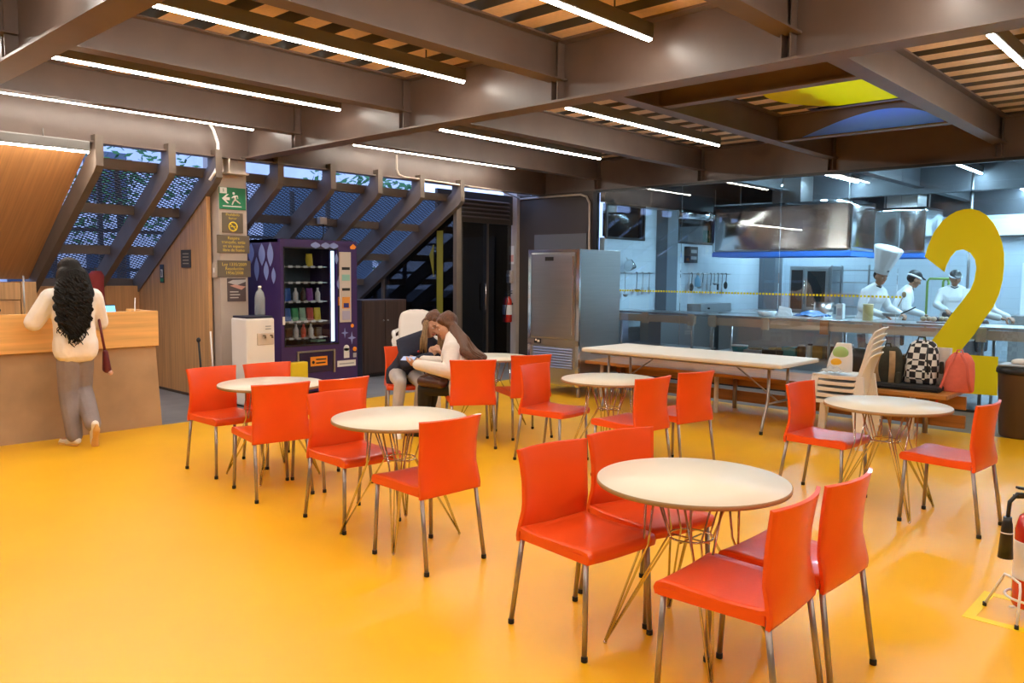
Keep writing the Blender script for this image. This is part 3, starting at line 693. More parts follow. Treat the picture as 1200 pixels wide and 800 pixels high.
# delivery flap with its orange sticker
fl = vb((-.33, -.012, .30), (.17, .0, .56), .006).build('delivery_flap', mat('smoke_purple', (.03, .02, .06), .15), vm)
vb((-.36, -.02, .56), (.20, .0, .58)).box((-.36, -.02, .28), (-.335, 0, .56)).box((.175, -.02, .28), (.20, 0, .56)).build('flap_frame', m_steeld, fl)
st = vb((-.17, -.016, .38), (.08, -.012, .50)).build('warning_sticker', mat('orange_sticker', (.9, .30, .02), .5), fl)
MB().lathe([(.02, 0), (.02, .002)], (-.13, -.0165, .43), 12, (0, -1, 0)).box((-.09, -.0185, .455), (.06, -.0165, .472)).box((-.09, -.0185, .41), (.05, -.0165, .427)).build('sticker_print', m_black, st)
vb((.24, -.004, .34), (.53, 0, .42)).build('white_sticker', m_white, vm); vb((.27, -.006, .37), (.50, -.004, .385)).build('sticker_print', mat('grey_print', (.4, .38, .4), .6), vm)
MB().lathe([(.042, 0), (.042, .006)], (.385, 0, .58), 18, (0, -1, 0)).box((.343, -.006, .45), (.427, 0, .58)).build('white_tag', m_white, vm)
MB().lathe([(.03, 0), (.03, .006)], (.515, 0, .56), 16, (0, -1, 0)).build('orange_dot', mat('orange_sticker', (.9, .30, .02), .5), vm)
vb((.49, -.004, .45), (.54, 0, .51)).build('grey_sticker', mat('grey_print', (.4, .38, .4), .6), vm)
vb((X0+.02, -.015, .92), (X0+.048, 0, 1.02), .003).build('lock', m_white, vm)
# printed shapes on the door and the side
def leafshape(x, z, a, b, m, nm='printed_leaf', yy=-.003):
    p = [(x+a*sin(pi*i/10)*(1 if k == 0 else -1), yy, z-b/2+b*i/10) for k in (0, 1) for i in (range(11) if k == 0 else range(9, 0, -1))]
    MB().prism(p, (0, -.002, 0)).build(nm, m, vm)
for x in (.05, .20, .32): leafshape(x-.12, 1.905, .07, .08, m_lav)
for x, z in ((.32, 1.70-.22), (.30, 1.42), (.27, 1.74)): leafshape(x-.05+.02, z, .025, .14, m_lav)
def star4(x, z, r, m):
    p = [(x+(r if i % 2 == 0 else r*.28)*cos(pi/2+i*pi/4)*.8, -.003, z+(r if i % 2 == 0 else r*.28)*sin(pi/2+i*pi/4)) for i in range(8)]
    MB().prism(p, (0, -.002, 0)).build('printed_star', m, vm)
star4(.36, .78, .07, m_lav); star4(.47, .71, .085, m_lav)
MB().prism([(.45, -.003, 1.90), (.50, -.003, 1.94), (.55, -.003, 1.90), (.52, -.003, 1.87), (.46, -.003, 1.87)], (0, -.002, 0)).build('orange_print', mat('orange_sticker', (.9, .30, .02), .5), vm)
MB().lathe([(.025, 0), (.025, .003)], (.48, 0, .87), 12, (0, -1, 0)).build('orange_print', mat('orange_sticker', (.9, .30, .02), .5), vm)
for y, z, a, b in ((.22, 1.78, .07, .30), (.42, 1.78, .08, .28), (.32, 1.58, .06, .24), (.55, 1.6, .06, .3), (.68, 1.8, .07, .26), (.15, 1.52, .05, .2)):
    p = [(X0-.003, y+a*sin(pi*i/10)*s, z-b/2+b*i/10) for s in (1, -1) for i in (range(11) if s == 1 else range(9, 0, -1))]
    MB().prism(p, (-.002, 0, 0)).build('printed_leaf', m_lav, vm)
# products, each its own packet
cols = {'blue': (.05, .15, .55), 'lilac': (.35, .28, .65), 'yellow': (.85, .68, .05), 'green': (.05, .40, .15), 'red': (.6, .08, .06), 'white': (.75, .75, .75), 'brown': (.10, .05, .03), 'pale green': (.35, .55, .40), 'purple': (.22, .04, .30)}
def packet(kind, c, x, z, lb):
    m = mat('packet_'+c.replace(' ', '_'), cols[c], .3); P = (5.82+x, 8.75+.16, z)
    if kind == 'bag':
        b = MB(); b.loft([b.ring(V((0, .012*sin(pi*v), v*.165)), V((1, 0, 0)), V((0, 1, 0)), .046+.004*sin(pi*v), .004+.026*sin(pi*v), 14) for v in [i/8 for i in range(9)]])
        o = b.build('snack_packet', m)
    elif kind == 'bottle':
        o = MB().lathe([(.030, 0), (.033, .01), (.033, .10), (.014, .135), (.014, .165), (.012, .168)], n=14).build('drink_bottle', m)
    else: o = MB().box((-.042, -.025, 0), (.042, .025, .12), .004).build('snack_bar_box', m)
    o.location = P; o.rotation_euler = (rad(-8) if kind == 'bag' else 0, 0, rad(random.uniform(-6, 6)))
    return tag(o, lb, 'snack', 'snacks in the vending machine')
lay = {1.64: ['-', '-', '-', '-', 'bag:yellow', '-'], 1.20+.24: ['-']*6, 1.20: ['bag:lilac', 'bag:blue', 'bottle:white', 'bottle:brown', 'bag:purple', 'bottle:white'], .95: ['bag:blue', 'bag:blue', 'bag:green', 'bag:pale green', 'bag:red', 'bag:yellow'], .74: ['box:brown', 'box:brown', 'bottle:white', 'bottle:red', 'bottle:white', 'box:brown']}
lay[1.64][0] = 'bag:brown'
nm = {1.64: 'top shelf', 1.44: 'second shelf', 1.20: 'third shelf', .95: 'fourth shelf', .74: 'fifth shelf'}
od = ('first', 'second', 'third', 'fourth', 'fifth', 'sixth')
for z in SZ:
    for k, it in enumerate(lay[min(lay, key=lambda q: abs(q-z))]):
        if it == '-': continue
        kd, cc = it.split(':'); packet(kd, cc, X0+.09+k*.108, z, '%s %s %s from the left on the %s of the vending machine' % (od[k], cc, {'bag': 'packet', 'bottle': 'bottle', 'box': 'box'}[kd], nm[min(nm, key=lambda q: abs(q-z))]))
tag(MB().box((5.82-.02, 8.86, .672), (5.82+.15, 8.98, .70), .004, rot=M.Rotation(rad(20), 3, 'Z')).build('snack_packet', mat('packet_pale_green', cols['pale green'], .3)), 'pale green packet lying at the bottom of the vending machine window', 'snack', 'snacks in the vending machine')
tag(MB().box((5.18+.12, 8.62, 0), (5.42+.12, 8.72, .46), .01).build('yellow_box', mat('yellow_plastic', (.85, .6, .02), .4)), 'yellow box standing before the vending machine behind the table', 'box')

# ================================================================= WATER COOLER
wc = thing('water_cooler', 'white water cooler with black tray top beside the sign column', 'water cooler', (4.80, 8.62, 0))
b = MB(); b.box((-.18, -.18, .02), (.18, .18, 1.03), .02); b.build('body', m_white, wc)
MB().box((-.165, -.165, 1.03), (.165, .165, 1.055), .008).build('top_tray', mat('navy_plastic', (.02, .02, .04), .4), wc)
MB().box((-.05, -.19, .72), (.165, -.175, .86), .008).build('tap_recess', mat('beige_recess', (.62, .52, .42), .5), wc)
for x in (.03, .12): MB().tube([(x, -.18, .83), (x, -.225, .83), (x, -.23, .80)], .011, 8).build('tap', mat('tap_brown', (.16, .10, .05), .4), wc)
for z in (.93, .90): MB().box((.06, -.184, z), (.13, -.179, z+.012)).build('badge', m_steeld, wc)
MB().box((-.16, -.15, 0), (.16, .15, .02)).build('base', m_black, wc)
wb = thing('water_bottle', 'grey translucent bottle standing on the water cooler by the vending machine', 'bottle', (4.93, 8.68, 1.055))
MB().lathe([(.055, 0), (.06, .01), (.06, .2), (.045, .27), (.02, .30), (.018, .33)], n=20).build('body', mat('grey_translucent', (.45, .48, .52), .2, trans=.5), wb); MB().lathe([(.02, .325), (.02, .345)], n=14).build('cap', m_white, wb)

# floor sweeper handle by the column
t = thing('dust_pan', 'dust pan with white upright handle leaning at the foot of the column', 'dustpan', (4.52, 9.02, 0))
MB().tube([(0, 0, .05), (-.03, .02, .86)], .01).build('handle', m_white, t); MB().box((-.14, -.12, 0), (.14, .10, .06), .01).build('pan', m_black, t)
MB().tube([(-.12, .05, .06), (-.14, .1, .75)], .012).ball((-.14, .1, .76), (.025, .025, .03)).build('broom_grip', m_black, t)

# dark wooden cabinet by the smoked partition
t = thing('dark_cabinet', 'dark reddish brown wooden cabinet behind the woman in navy', 'cabinet', (7.62, 9.75, 0))
MB().box((-.42, 0, .04), (.42, .4, 1.16), .006).build('body', m_darkw, t); MB().box((-.40, -.015, .06), (-.005, 0, 1.14), .003).build('door', m_darkw, t); MB().box((.005, -.015, .06), (.40, 0, 1.14), .003).build('door', m_darkw, t)
MB().ball((-.04, -.025, .85), .012).ball((.04, -.025, .85), .012).build('knob', m_steeld, t)
MB().box((-.40, .02, 0), (.40, .38, .04)).build('plinth', m_black, t)
# yellow vinyl figure on the smoked glass
tag(MB().prism([(8.592, 9.66, 2.24), (8.592, 9.52, 2.24), (8.592, 9.52, .9), (8.592, 9.66, .9)], (.006, 0, 0)).prism([(8.592, 9.74, 2.02), (8.592, 9.84, 1.86), (8.592, 9.74, 1.52)], (.006, 0, 0)).build('yellow_numeral', mat('dull_yellow_vinyl', (.30, .26, .02), .5)), 'dull yellow vinyl bar and triangle on the smoked glass partition', 'wall graphic')

# column two : extinguisher, sign, lamp
def extinguisher(name, label, loc, rz, h, r, lab):
    t = thing(name, label, 'fire extinguisher', loc, rz)
    MB().lathe([(r*.9, 0), (r, .015), (r, h-.09), (r*.8, h-.03), (r*.35, h), (r*.3, h+.02)], n=24).build('cylinder', lab[0], t)
    v = MB().lathe([(.02, h+.01), (.022, h+.05), (.015, h+.07)], n=12).box((-.02, -.012, h+.06), (.10, .012, h+.075), .003).box((-.02, -.012, h+.095), (.09, .012, h+.107), .003, rot=M.Rotation(rad(-8), 3, 'Y')).build('valve', m_black, t)
    MB().lathe([(r+.001, h*.3), (r+.0015, h*.31), (r+.0015, h*.68), (r+.001, h*.69)], n=24).build('label', m_white, t)
    return t
t = extinguisher('wall_extinguisher', 'white labelled fire extinguisher hung on the column left of the fridge', (10.33, 9.72, .72), 0, .44, .065, (m_red,))
MB().box((.06, -.03, .3), (.09, .03, .34)).build('bracket', m_black, t); MB().tube([(0, 0, .50), (-.05, -.03, .46), (-.08, -.02, .25), (-.075, 0, .08)], .009, 8).build('hose', m_black, t)
t = thing('column_notice', 'white and pink notice on the column left of the fridge', 'sign', (10.415, 9.74, 1.90)); MB().box((-.006, -.07, -.16), (0, .07, .16)).build('plate', m_white, t); MB().box((-.008, -.06, -.12), (-.006, .06, .0)).build('print', mat('pink_print', (.75, .35, .3), .5), t)
t = thing('alarm_box', 'pale alarm box on the column above the extinguisher', 'box', (10.415, 9.74, 1.52)); MB().box((-.05, -.06, -.11), (0, .06, .11), .008).build('case', m_beam2, t); MB().lathe([(.02, 0), (.02, .01)], (-.05, 0, .02), 12, (-1, 0, 0)).build('button', m_white, t)

# ================================================================= FRIDGE
fr = thing('steel_fridge', 'tall stainless steel fridge with louvred base before the kitchen glass', 'fridge', (7.97, 6.27, 0))
MB().box((.02, 0, .14), (.86, .86, 1.885), .006).build('body', m_steel, fr)
MB().box((-.02, .06, .74), (.02, .80, 1.84), .008).build('door', m_steel, fr)
MB().box((-.035, .08, .80), (-.02, .10, 1.80)).build('door_handle', m_chrome, fr)
MB().box((-.014, 0, .66), (.02, .86, .73)).build('control_strip', m_steel, fr); MB().box((-.012, 0, 1.85), (.02, .86, 1.885)).build('top_rail', m_steelm, fr)
MB().box((-.012, 0, .14), (.02, .05, 1.85)).box((-.012, .81, .14), (.02, .86, 1.85)).build('door_frame', m_steelm, fr)
l = MB().box((0, .05, .17), (.02, .81, .64)).build('base_panel', m_steeld, fr)
for k in range(8): MB().box((-.014, .10, .36+.034*k), (.002, .76, .38+.034*k), rot=M.Rotation(rad(25), 3, 'Y')).build('louvre_slat', m_steel, l)
MB().box((-.026, .42, 1.74), (-.02, .56, 1.79)).build('badge', m_black, fr)
g = MB().box((-.02, .62, .665), (-.012, .74, .725)).build('thermostat', m_black, fr); MB().box((-.023, .64, .68), (-.02, .68, .71)).box((-.023, .69, .695), (-.02, .72, .72)).build('dial_print', m_white, g)
for x in (.06, .8):
    for y in (.05, .81): MB().lathe([(.02, 0), (.024, .02), (.026, .14)], (x, y, 0), 12).build('leg', m_leg, fr)

# ================================================================= BENCH CONTENT
m_olive = mat('olive_cloth', (.05, .045, .028), .85, 0, .3, 9, .2, 60); m_tan = mat('tan_strap', (.42, .27, .14), .8, 0, .2, 20)
BZ = .48
t = thing('olive_backpack', 'dark olive backpack with tan shoulder straps on the bench', 'backpack', (8.42, 2.70, BZ), rad(180))
def bagbody(w, d, h, m, nm, t, lean=.05, topw=.75):
    b = MB(); R = []
    for v, sx, sy in ((0, .92, .9), (.04, 1, 1), (.45, .98, 1), (.75, .90, .85), (.92, topw*.95, .6), (1, topw*.6, .25)):
        R.append([b.bm.verts.new((w/2*sx*(abs(cos(a))**.55)*(1 if cos(a) > 0 else -1)*0 + d/2*sy*(abs(sin(a))**.6)*(1 if sin(a) > 0 else -1) - lean*v, w/2*sx*(abs(cos(a))**.6)*(1 if cos(a) > 0 else -1), h*v)) for a in [2*pi*i/28 for i in range(28)]])
    b.loft(R); return b.build(nm, m, t)
bagbody(.27, .16, .40, m_olive, 'body', t)
for s in (-1, 1):
    MB().grid(lambda u, v, s=s: V((.075+.05*sin(pi*u), s*.06+.02*sin(pi*u)*s+(v-.5)*.055, .36-.33*u)), 12, 2, .012).build('shoulder_strap', m_tan, t)
MB().tube([(.02, -.03, .39), (.02, -.02, .43), (.02, .02, .43), (.02, .03, .39)], .008, 8).build('handle', m_olive, t)
MB().box((.06, .11, .04), (.12, .15, .16), .01).build('side_pocket', m_olive, t)
m_chk = mat('black_white_check', (.02, .02, .02), .7)
nt = m_chk.node_tree; tc = nt.nodes.new('ShaderNodeTexCoord'); ck = nt.nodes.new('ShaderNodeTexChecker'); ck.inputs['Scale'].default_value = 17; ck.inputs[1].default_value = (.78, .76, .74, 1); ck.inputs[2].default_value = (.015, .013, .018, 1)
nt.links.new(tc.outputs['Object'], ck.inputs['Vector']); nt.links.new(ck.outputs[0], nt.nodes['Principled BSDF'].inputs['Base Color'])
t = thing('check_backpack', 'black and white chequered backpack standing on the bench', 'backpack', (8.50, 2.42, BZ+.055), rad(176))
bagbody(.31, .19, .42, m_chk, 'body', t, .06)
MB().box((.075, -.10, .03), (.12, .10, .15), .02).build('front_pocket', m_chk, t); MB().tube([(0, -.04, .40), (0, -.03, .45), (0, .03, .45), (0, .04, .40)], .008, 8).build('handle', m_black, t)
for s in (-1, 1): MB().tube([(.06, s*.08, .38), (.125, s*.10, .26), (.12, s*.115, .1)], .008, 8).build('strap', m_black, t)
m_coral = mat('coral_cloth', (.82, .17, .11), .75, 0, .12, 10, .15, 50)
t = thing('coral_backpack', 'coral pink backpack at the right end of the bench', 'backpack', (8.52, 2.085, BZ), rad(186))
bagbody(.27, .17, .37, m_coral, 'body', t, .07, .7)
MB().tube([(.03, .02, .36), (.115, .08, .27), (.13, .10, .12), (.10, .12, .02)], .013, 8).build('shoulder_strap', mat('coral_strap', (.66, .12, .08), .75), t)
MB().tube([(.03, -.03, .36), (.12, -.07, .25), (.14, -.11, .10), (.19, -.14, -.02), (.20, -.145, -.12)], .013, 8).build('shoulder_strap', mat('coral_strap', (.66, .12, .08), .75), t)
MB().tube([(.0, -.03, .36), (0, -.02, .40), (0, .02, .40), (0, .03, .36)], .008, 8).build('handle', m_coral, t)
MB().box((-.02, -.165, .16), (.04, -.128, .28), .012).build('side_bottle', m_black, t)
t = thing('laptop_sleeve', 'flat black padded case lying on the bench before the backpacks', 'case', (8.33, 2.48, BZ), rad(4)); MB().box((-.11, -.30, 0), (.20, .30, .05), .018).build('case', mat('black_cloth', (.012, .012, .014), .9, bump=.2), t); MB().tube([(-.112, -.28, .03), (-.112, .28, .03)], .004, 6).build('zip', m_black, t)
t = thing('paper_bag', 'white paper bag standing behind the chequered backpack', 'bag', (8.66, 2.26, BZ)); MB().prism([(-.05, -.06, 0), (.05, -.06, 0), (.04, -.065, .40), (-.04, -.065, .40)], (0, .13, 0)).build('body', m_white, t); MB().box((-.042, -.05, .385), (-.038, .05, .405)).build('fold', m_white, t)
t = thing('dark_bag', 'dark bag behind the plastic chair stack on the bench', 'bag', (8.48, 2.98, BZ)); bagbody(.24, .18, .36, m_black, 'body', t); MB().box((.075, -.06, .05), (.10, .04, .22), .01).build('pocket', mat('grey_cloth', (.14, .14, .15), .8), t)
# food bag on the plastic chairs
t = thing('food_bag', 'clear plastic bag with a green and yellow packet on the plastic chair stack', 'bag', (7.60, 2.90, .66), rad(90))
MB().grid(lambda u, v: V((.10*(u*2-1)+.01*sin(v*20), .13*(v*2-1), .03+.05*sin(pi*u)*sin(pi*v)+.012*sin(u*17)*cos(v*13))), 16, 16, .003).build('film', mat('clear_film', (.75, .78, .80), .25, alpha=.55), t)
b = MB(); b.loft([b.ring(V((-.03-.03*v, .01*sin(5*v), .02+.27*v)), V((1, 0, 0)), V((0, 1, 0)), .12*(1-.45*v*v), .05*(1-.5*v), 18) for v in (0, .2, .4, .6, .8, .93, 1)]); b.build('white_wrap', m_white, t)
MB().ball((-.045, .026, .20), (.075, .022, .06)).build('green_label', mat('label_green', (.38, .58, .22), .5), t)
MB().ball((-.02, .040, .11), (.06, .016, .038)).build('yellow_label', mat('label_yellow', (.9, .5, .02), .5), t)

# ================================================================= BIN
t = thing('waste_bin', 'dark brown waste bin at the right end of the bench', 'bin', (9.25, 1.66, 0))
b = MB(); b.loft([b.ring(V((0, 0, z)), V((1, 0, 0)), V((0, 1, 0)), r, r, 28) for z, r in ((0, .20), (.02, .21), (.62, .245), (.64, .25))]); b.build('body', mat('brown_bin', (.10, .055, .03), .4, 0, .2, 3), t)
MB().lathe([(.255, .63), (.262, .64), (.262, .67), (.25, .69), (.16, .70)], n=28).build('lid', m_black, t)
t2 = thing('serving_tray', 'grey tray with crumpled napkin on the waste bin', 'tray', (9.25, 1.66, .70)); MB().box((-.16, -.22, 0), (.16, .22, .02), .008).build('tray', mat('tray_grey', (.40, .42, .46), .4), t2); MB().ball((0, .05, .04), (.07, .09, .035)).build('napkin', m_white, t2)

# ================================================================= EXTINGUISHER ON STAND, FLOOR MARK
t = extinguisher('carbon_dioxide_extinguisher', 'red fire extinguisher with black horn on a white wire stand at far right', (4.28, .70, .055), rad(131), .45, .075, (m_red,))
MB().tube([(.02, 0, .50), (.05, .015, .53), (.10, .025, .535), (.135, .03, .50), (.14, .03, .42)], .009, 10).build('hose', m_black, t)
h = MB().lathe([(.017, 0), (.019, -.02), (.022, -.03), (.032, -.19), (.028, -.19), (.018, -.04)], (.14, .03, .43), 18).build('horn', m_black, t); MB().lathe([(.0255, -.075), (.0265, -.074), (.0265, -.071), (.0255, -.07)], (.14, .03, .43), 18).build('horn_band', m_white, h)
fw = MB()
for s in (-1, 1):
    fw.tube([(.13, s*.13, -.045), (.09, s*.075, .10), (.085, s*.06, .13), (.085, -s*0, .135)], .006, 8).tube([(-.13, s*.13, -.045), (-.09, s*.075, .10), (-.085, s*.06, .13), (-.085, 0, .135)], .006, 8)
fw.tube([(.1*cos(2*pi*k/24), .1*sin(2*pi*k/24), .045) for k in range(24)], .006, 8, closed=True).tube([(-.09, 0, -.004), (.09, 0, -.004)], .006, 8)
stn = fw.build('wire_stand', m_white, t)
for s in (-1, 1):
    for q in (-1, 1): MB().lathe([(.009, -.055), (.009, -.035)], (q*.13, s*.13, 0), 10).build('foot_cap', m_rubber, stn)
fm = MB(); a, b = (4.08, .46), (4.50, .93); wd = .05
fm.box((a[0], a[1], 0), (a[0]+wd, b[1], .0015)).box((b[0]-wd, a[1], 0), (b[0], b[1], .0015)).box((a[0]+wd, a[1], 0), (b[0]-wd, a[1]+wd, .0015)).box((a[0]+wd, b[1]-wd, 0), (b[0]-wd, b[1], .0015))
tag(fm.build('floor_marking', mat('yellow_tape', (.95, .70, .0), .5)), 'yellow square marking on the floor around the fire extinguisher', 'floor marking')
# ================================================================= KITCHEN
num = [(2.996, 1.817), (2.965, 1.945), (2.906, 2.111), (2.822, 2.238), (2.751, 2.3), (2.676, 2.344), (2.596, 2.364), (2.521, 2.365), (2.437, 2.337), (2.362, 2.283), (2.288, 2.194), (2.236, 2.091), (2.191, 1.966), (2.166, 1.841), (2.159, 1.711), (2.165, 1.548), (2.191, 1.393), (2.239, 1.246), (2.33, 1.086), (2.417, 0.918), (2.516, 0.768), (2.575, 0.672), (2.163, 0.672), (2.150, 0.225), (2.945, 0.205), (2.937, 0.677), (2.873, 0.808), (2.76, 0.981), (2.664, 1.151), (2.555, 1.315), (2.487, 1.431), (2.451, 1.544), (2.438, 1.682), (2.456, 1.78), (2.509, 1.859), (2.584, 1.899), (2.657, 1.885), (2.713, 1.811), (2.751, 1.716), (2.77, 1.634)]
tag(MB().prism([(10.490, y*1.003, z*1.0) for y, z in num], (.004, 0, 0)).build('numeral', m_film), 'huge yellow numeral 2 in vinyl on the kitchen glass', 'wall graphic')
mb = MB()
for k in range(100):
    y = 7.88-.047*k
    if y < 3.26: break
    mb.box((10.495, y-.028, 1.312), (10.498, y, 1.338))
tag(mb.build('safety_stripe', m_film), 'yellow dotted line across the kitchen glass', 'safety marking')

def pass_table(label, y0, y1, posts, brk):
    t = thing('steel_worktable', label, 'worktable', (11.05, (y0+y1)/2, 0)); h = (y1-y0)/2; c = (y0+y1)/2
    MB().box((-.36, -h, .965), (.34, h, .995), .004).build('worktop', m_steel, t)
    MB().box((-.34, -h+.01, .84), (-.32, h-.01, .955), .003).build('front_rail', m_warmsteel, t)
    MB().box((-.33, -h+.02, .42), (.32, h-.02, .445), .004).build('lower_shelf', m_steel, t)
    for y in posts:
        for x in (-.28, .29): MB().lathe([(.02, 0), (.02, .965)], (x, y-c, 0), 12).build('leg', m_steel, t)
    for y in brk: MB().box((-.37, y-c-.055, .815), (-.335, y-c+.055, .985), .004).build('bracket', m_warmsteel, t)
    return t
pass_table('steel worktable behind the left end of the kitchen glass', 6.20, 7.72, (6.3, 7.6), (7.10, 6.28))
pass_table('long steel worktable of the serving pass behind the kitchen glass', .2, 6.02, (5.95, 4.22, 2.4, .3), (5.92, 5.10, 3.58, 2.4))
tag(MB().box((10.672, 4.21, .83), (10.676, 4.31, .94)).build('orange_sticker', mat('rust_sticker', (.55, .20, .06), .5)) if 0 else MB().box((10.66, 4.20, .80), (10.70, 4.31, .985), .004).build('orange_label_box', mat('rust_sticker', (.55, .20, .06), .5)), 'rust orange square tag on the front rail of the serving pass', 'tag')
# jars, boxes, trays on the lower shelf
jc = [('teal', (.05, .25, .28)), ('brown', (.20, .09, .04)), ('amber', (.42, .22, .05)), ('white', (.7, .68, .64)), ('dark', (.03, .03, .04)), ('grey', (.3, .3, .32))]
SH = .445; seq = [('tub', 0, 5.62, .12, .10), ('tray', 5, 5.35, .14, .06), ('tray', 4, 5.05, .15, .08), ('box', 0, 4.93-.1, .10, .13), ('jar', 1, 4.68, .06, .17), ('jar', 3, 4.56, .045, .19), ('box', 2, 4.43, .07, .17), ('jar', 1, 4.28, .06, .20), ('jar', 5, 4.02, .07, .22), ('jar', 1, 3.86, .06, .18), ('box', 1, 3.66, .08, .20), ('jar', 2, 3.48, .06, .22), ('tub', 4, 3.25, .1, .14), ('box', 5, 2.95, .1, .2)]
for i, (kd, c, y, r, h) in enumerate(seq):
    nmc, cc = jc[c]; m = mat('pantry_'+nmc, cc, .4); x = 10.98
    if kd == 'jar': t = thing('jar', '', 'jar', (x, y, SH)); MB().lathe([(r*.9, 0), (r, .01), (r, h*.8), (r*.7, h*.9)], n=16).build('body', m, t); MB().lathe([(r*.72, h*.88), (r*.72, h)], n=16).build('lid', m_white if c != 3 else m_black, t)
    elif kd == 'box': t = thing('carton', '', 'carton', (x, y, SH)); MB().box((-r, -r, 0), (r, r, h), .004).build('body', m, t); MB().box((-r, -.02, h), (r, .02, h+.002)).build('tape', m_tan, t)
    elif kd == 'tub': t = thing('tub', '', 'tub', (x, y, SH)); MB().lathe([(r*.8, 0), (r, h), (r*.93, h), (r*.75, .02)], n=20).build('body', m, t); MB().lathe([(r*1.02, h-.01), (r*1.02, h+.004)], n=20).build('rim', m_white, t)
    else: t = thing('food_tray', '', 'tray', (x, y, SH)); MB().box((-r, -r, 0), (r, r, h), .01).build('body', m, t); MB().ball((0, 0, h), (r*.8, r*.8, .03)).build('contents', mat('pantry_mixed', (.30, .20, .10), .7, 0, .5, 30), t)
    t['label'] = '%s %s on the lower shelf of the serving pass, number %s from the left' % (nmc, t['category'], ('one', 'two', 'three', 'four', 'five', 'six', 'seven', 'eight', 'nine', 'ten', 'eleven', 'twelve', 'thirteen', 'fourteen')[i]); t['group'] = 'stores under the serving pass'
# things on the pass
WT = .995
t = thing('bowl', 'white square bowl on the serving pass', 'bowl', (11.0, 5.22, WT)); b = MB(); b.loft([b.ring(V((0, 0, z)), V((1, 0, 0)), V((0, 1, 0)), r, r, 4) for z, r in ((0, .10), (.07, .15), (.07, .14), (.01, .09))]); b.xf(M.Rotation(pi/4, 4, 'Z')); b.build('bowl_body', m_whitep, t); MB().ball((0, 0, .045), (.08, .08, .025)).build('food', mat('pantry_blue', (.10, .25, .5), .5), t)
t = thing('order_board', 'white board leaning on the serving pass beside the bowl', 'board', (10.95, 4.93, WT)); MB().prism([(0, -.11, 0), (0, .11, 0), (.07, .12, .15), (.07, -.05, .12)], (.02, 0, 0)).build('sheet', m_whitep, t); MB().box((.0, -.1, 0), (.08, .1, .01)).build('foot', m_whitep, t)
t = thing('blue_cloth', 'blue plastic covered trays on the serving pass', 'trays', (11.05, 4.58, WT))
MB().grid(lambda u, v: V((.18*(u*2-1), .20*(v*2-1), .03+.07*sin(pi*u)*sin(pi*v)+.015*sin(19*u+3*v)*cos(11*v))), 18, 18, .004).build('cover', mat('blue_film', (.08, .22, .50), .25), t); MB().box((-.19, -.21, 0), (.19, .21, .02), .004).build('tray', m_whitep, t)
t = thing('white_canister', 'tall white box standing on the serving pass left of the chef', 'box', (11.0, 4.17, WT)); MB().box((-.045, -.045, 0), (.045, .045, .21), .005).build('body', m_whitep, t); MB().box((-.047, -.03, .05), (-.044, .03, .15)).build('panel', mat('lilac_grey', (.55, .52, .58), .5), t)
t = thing('beige_canister', 'beige canister on the serving pass before the tall hatted chef', 'canister', (11.0, 3.81, WT)); MB().lathe([(.06, 0), (.065, .01), (.065, .2), (.06, .21)], n=20).build('body', mat('beige_tin', (.62, .47, .20), .45), t); MB().lathe([(.067, .2), (.067, .22)], n=20).build('lid', mat('beige_lid', (.68, .56, .32), .45), t)
t = thing('produce_tray', 'tray of dark and pale vegetables on the pass left of the numeral', 'tray', (11.1, 3.0, WT)); MB().box((-.14, -.2, 0), (.14, .2, .02), .006).build('tray', m_steel, t)
for k in range(9): tag(MB().ball((11.1+random.uniform(-.09, .09), 3.0+random.uniform(-.16, .16), WT+.052), (.035, .038, .032)).build('vegetable', mat('vegetable_pale', (.55, .42, .28), .5) if k % 3 else mat('vegetable_dark', (.06, .03, .04), .4)), '%s round vegetable on the tray left of the numeral' % ('pale' if k % 3 else 'dark'), 'vegetable', 'pale vegetables on the pass tray' if k % 3 else 'dark vegetables on the pass tray')

# left counter with appliances under the windows
t = thing('wall_counter', 'steel counter along the tiled left wall of the kitchen', 'counter', (13.2, 7.5, 0))
MB().box((-1.95, -.33, .86), (2.3, .12, .90), .004).build('worktop', m_steel, t); 
for k in range(4): MB().box((-1.9+1.05*k, -.31, .12), (-.9+1.05*k, .10, .85), .004).build('cupboard', m_steeld, t)
t = thing('steel_bain_marie', 'low brown-grey steel box on the counter under the utensil rail', 'appliance', (13.1, 7.28, .90)); MB().box((-.55, -.1, 0), (.55, .18, .17), .008).build('body', m_steeld, t); MB().lathe([(.015, 0), (.015, .03)], (-.3, -.1, .09), 12, (0, -1, 0)).build('knob', m_black, t)
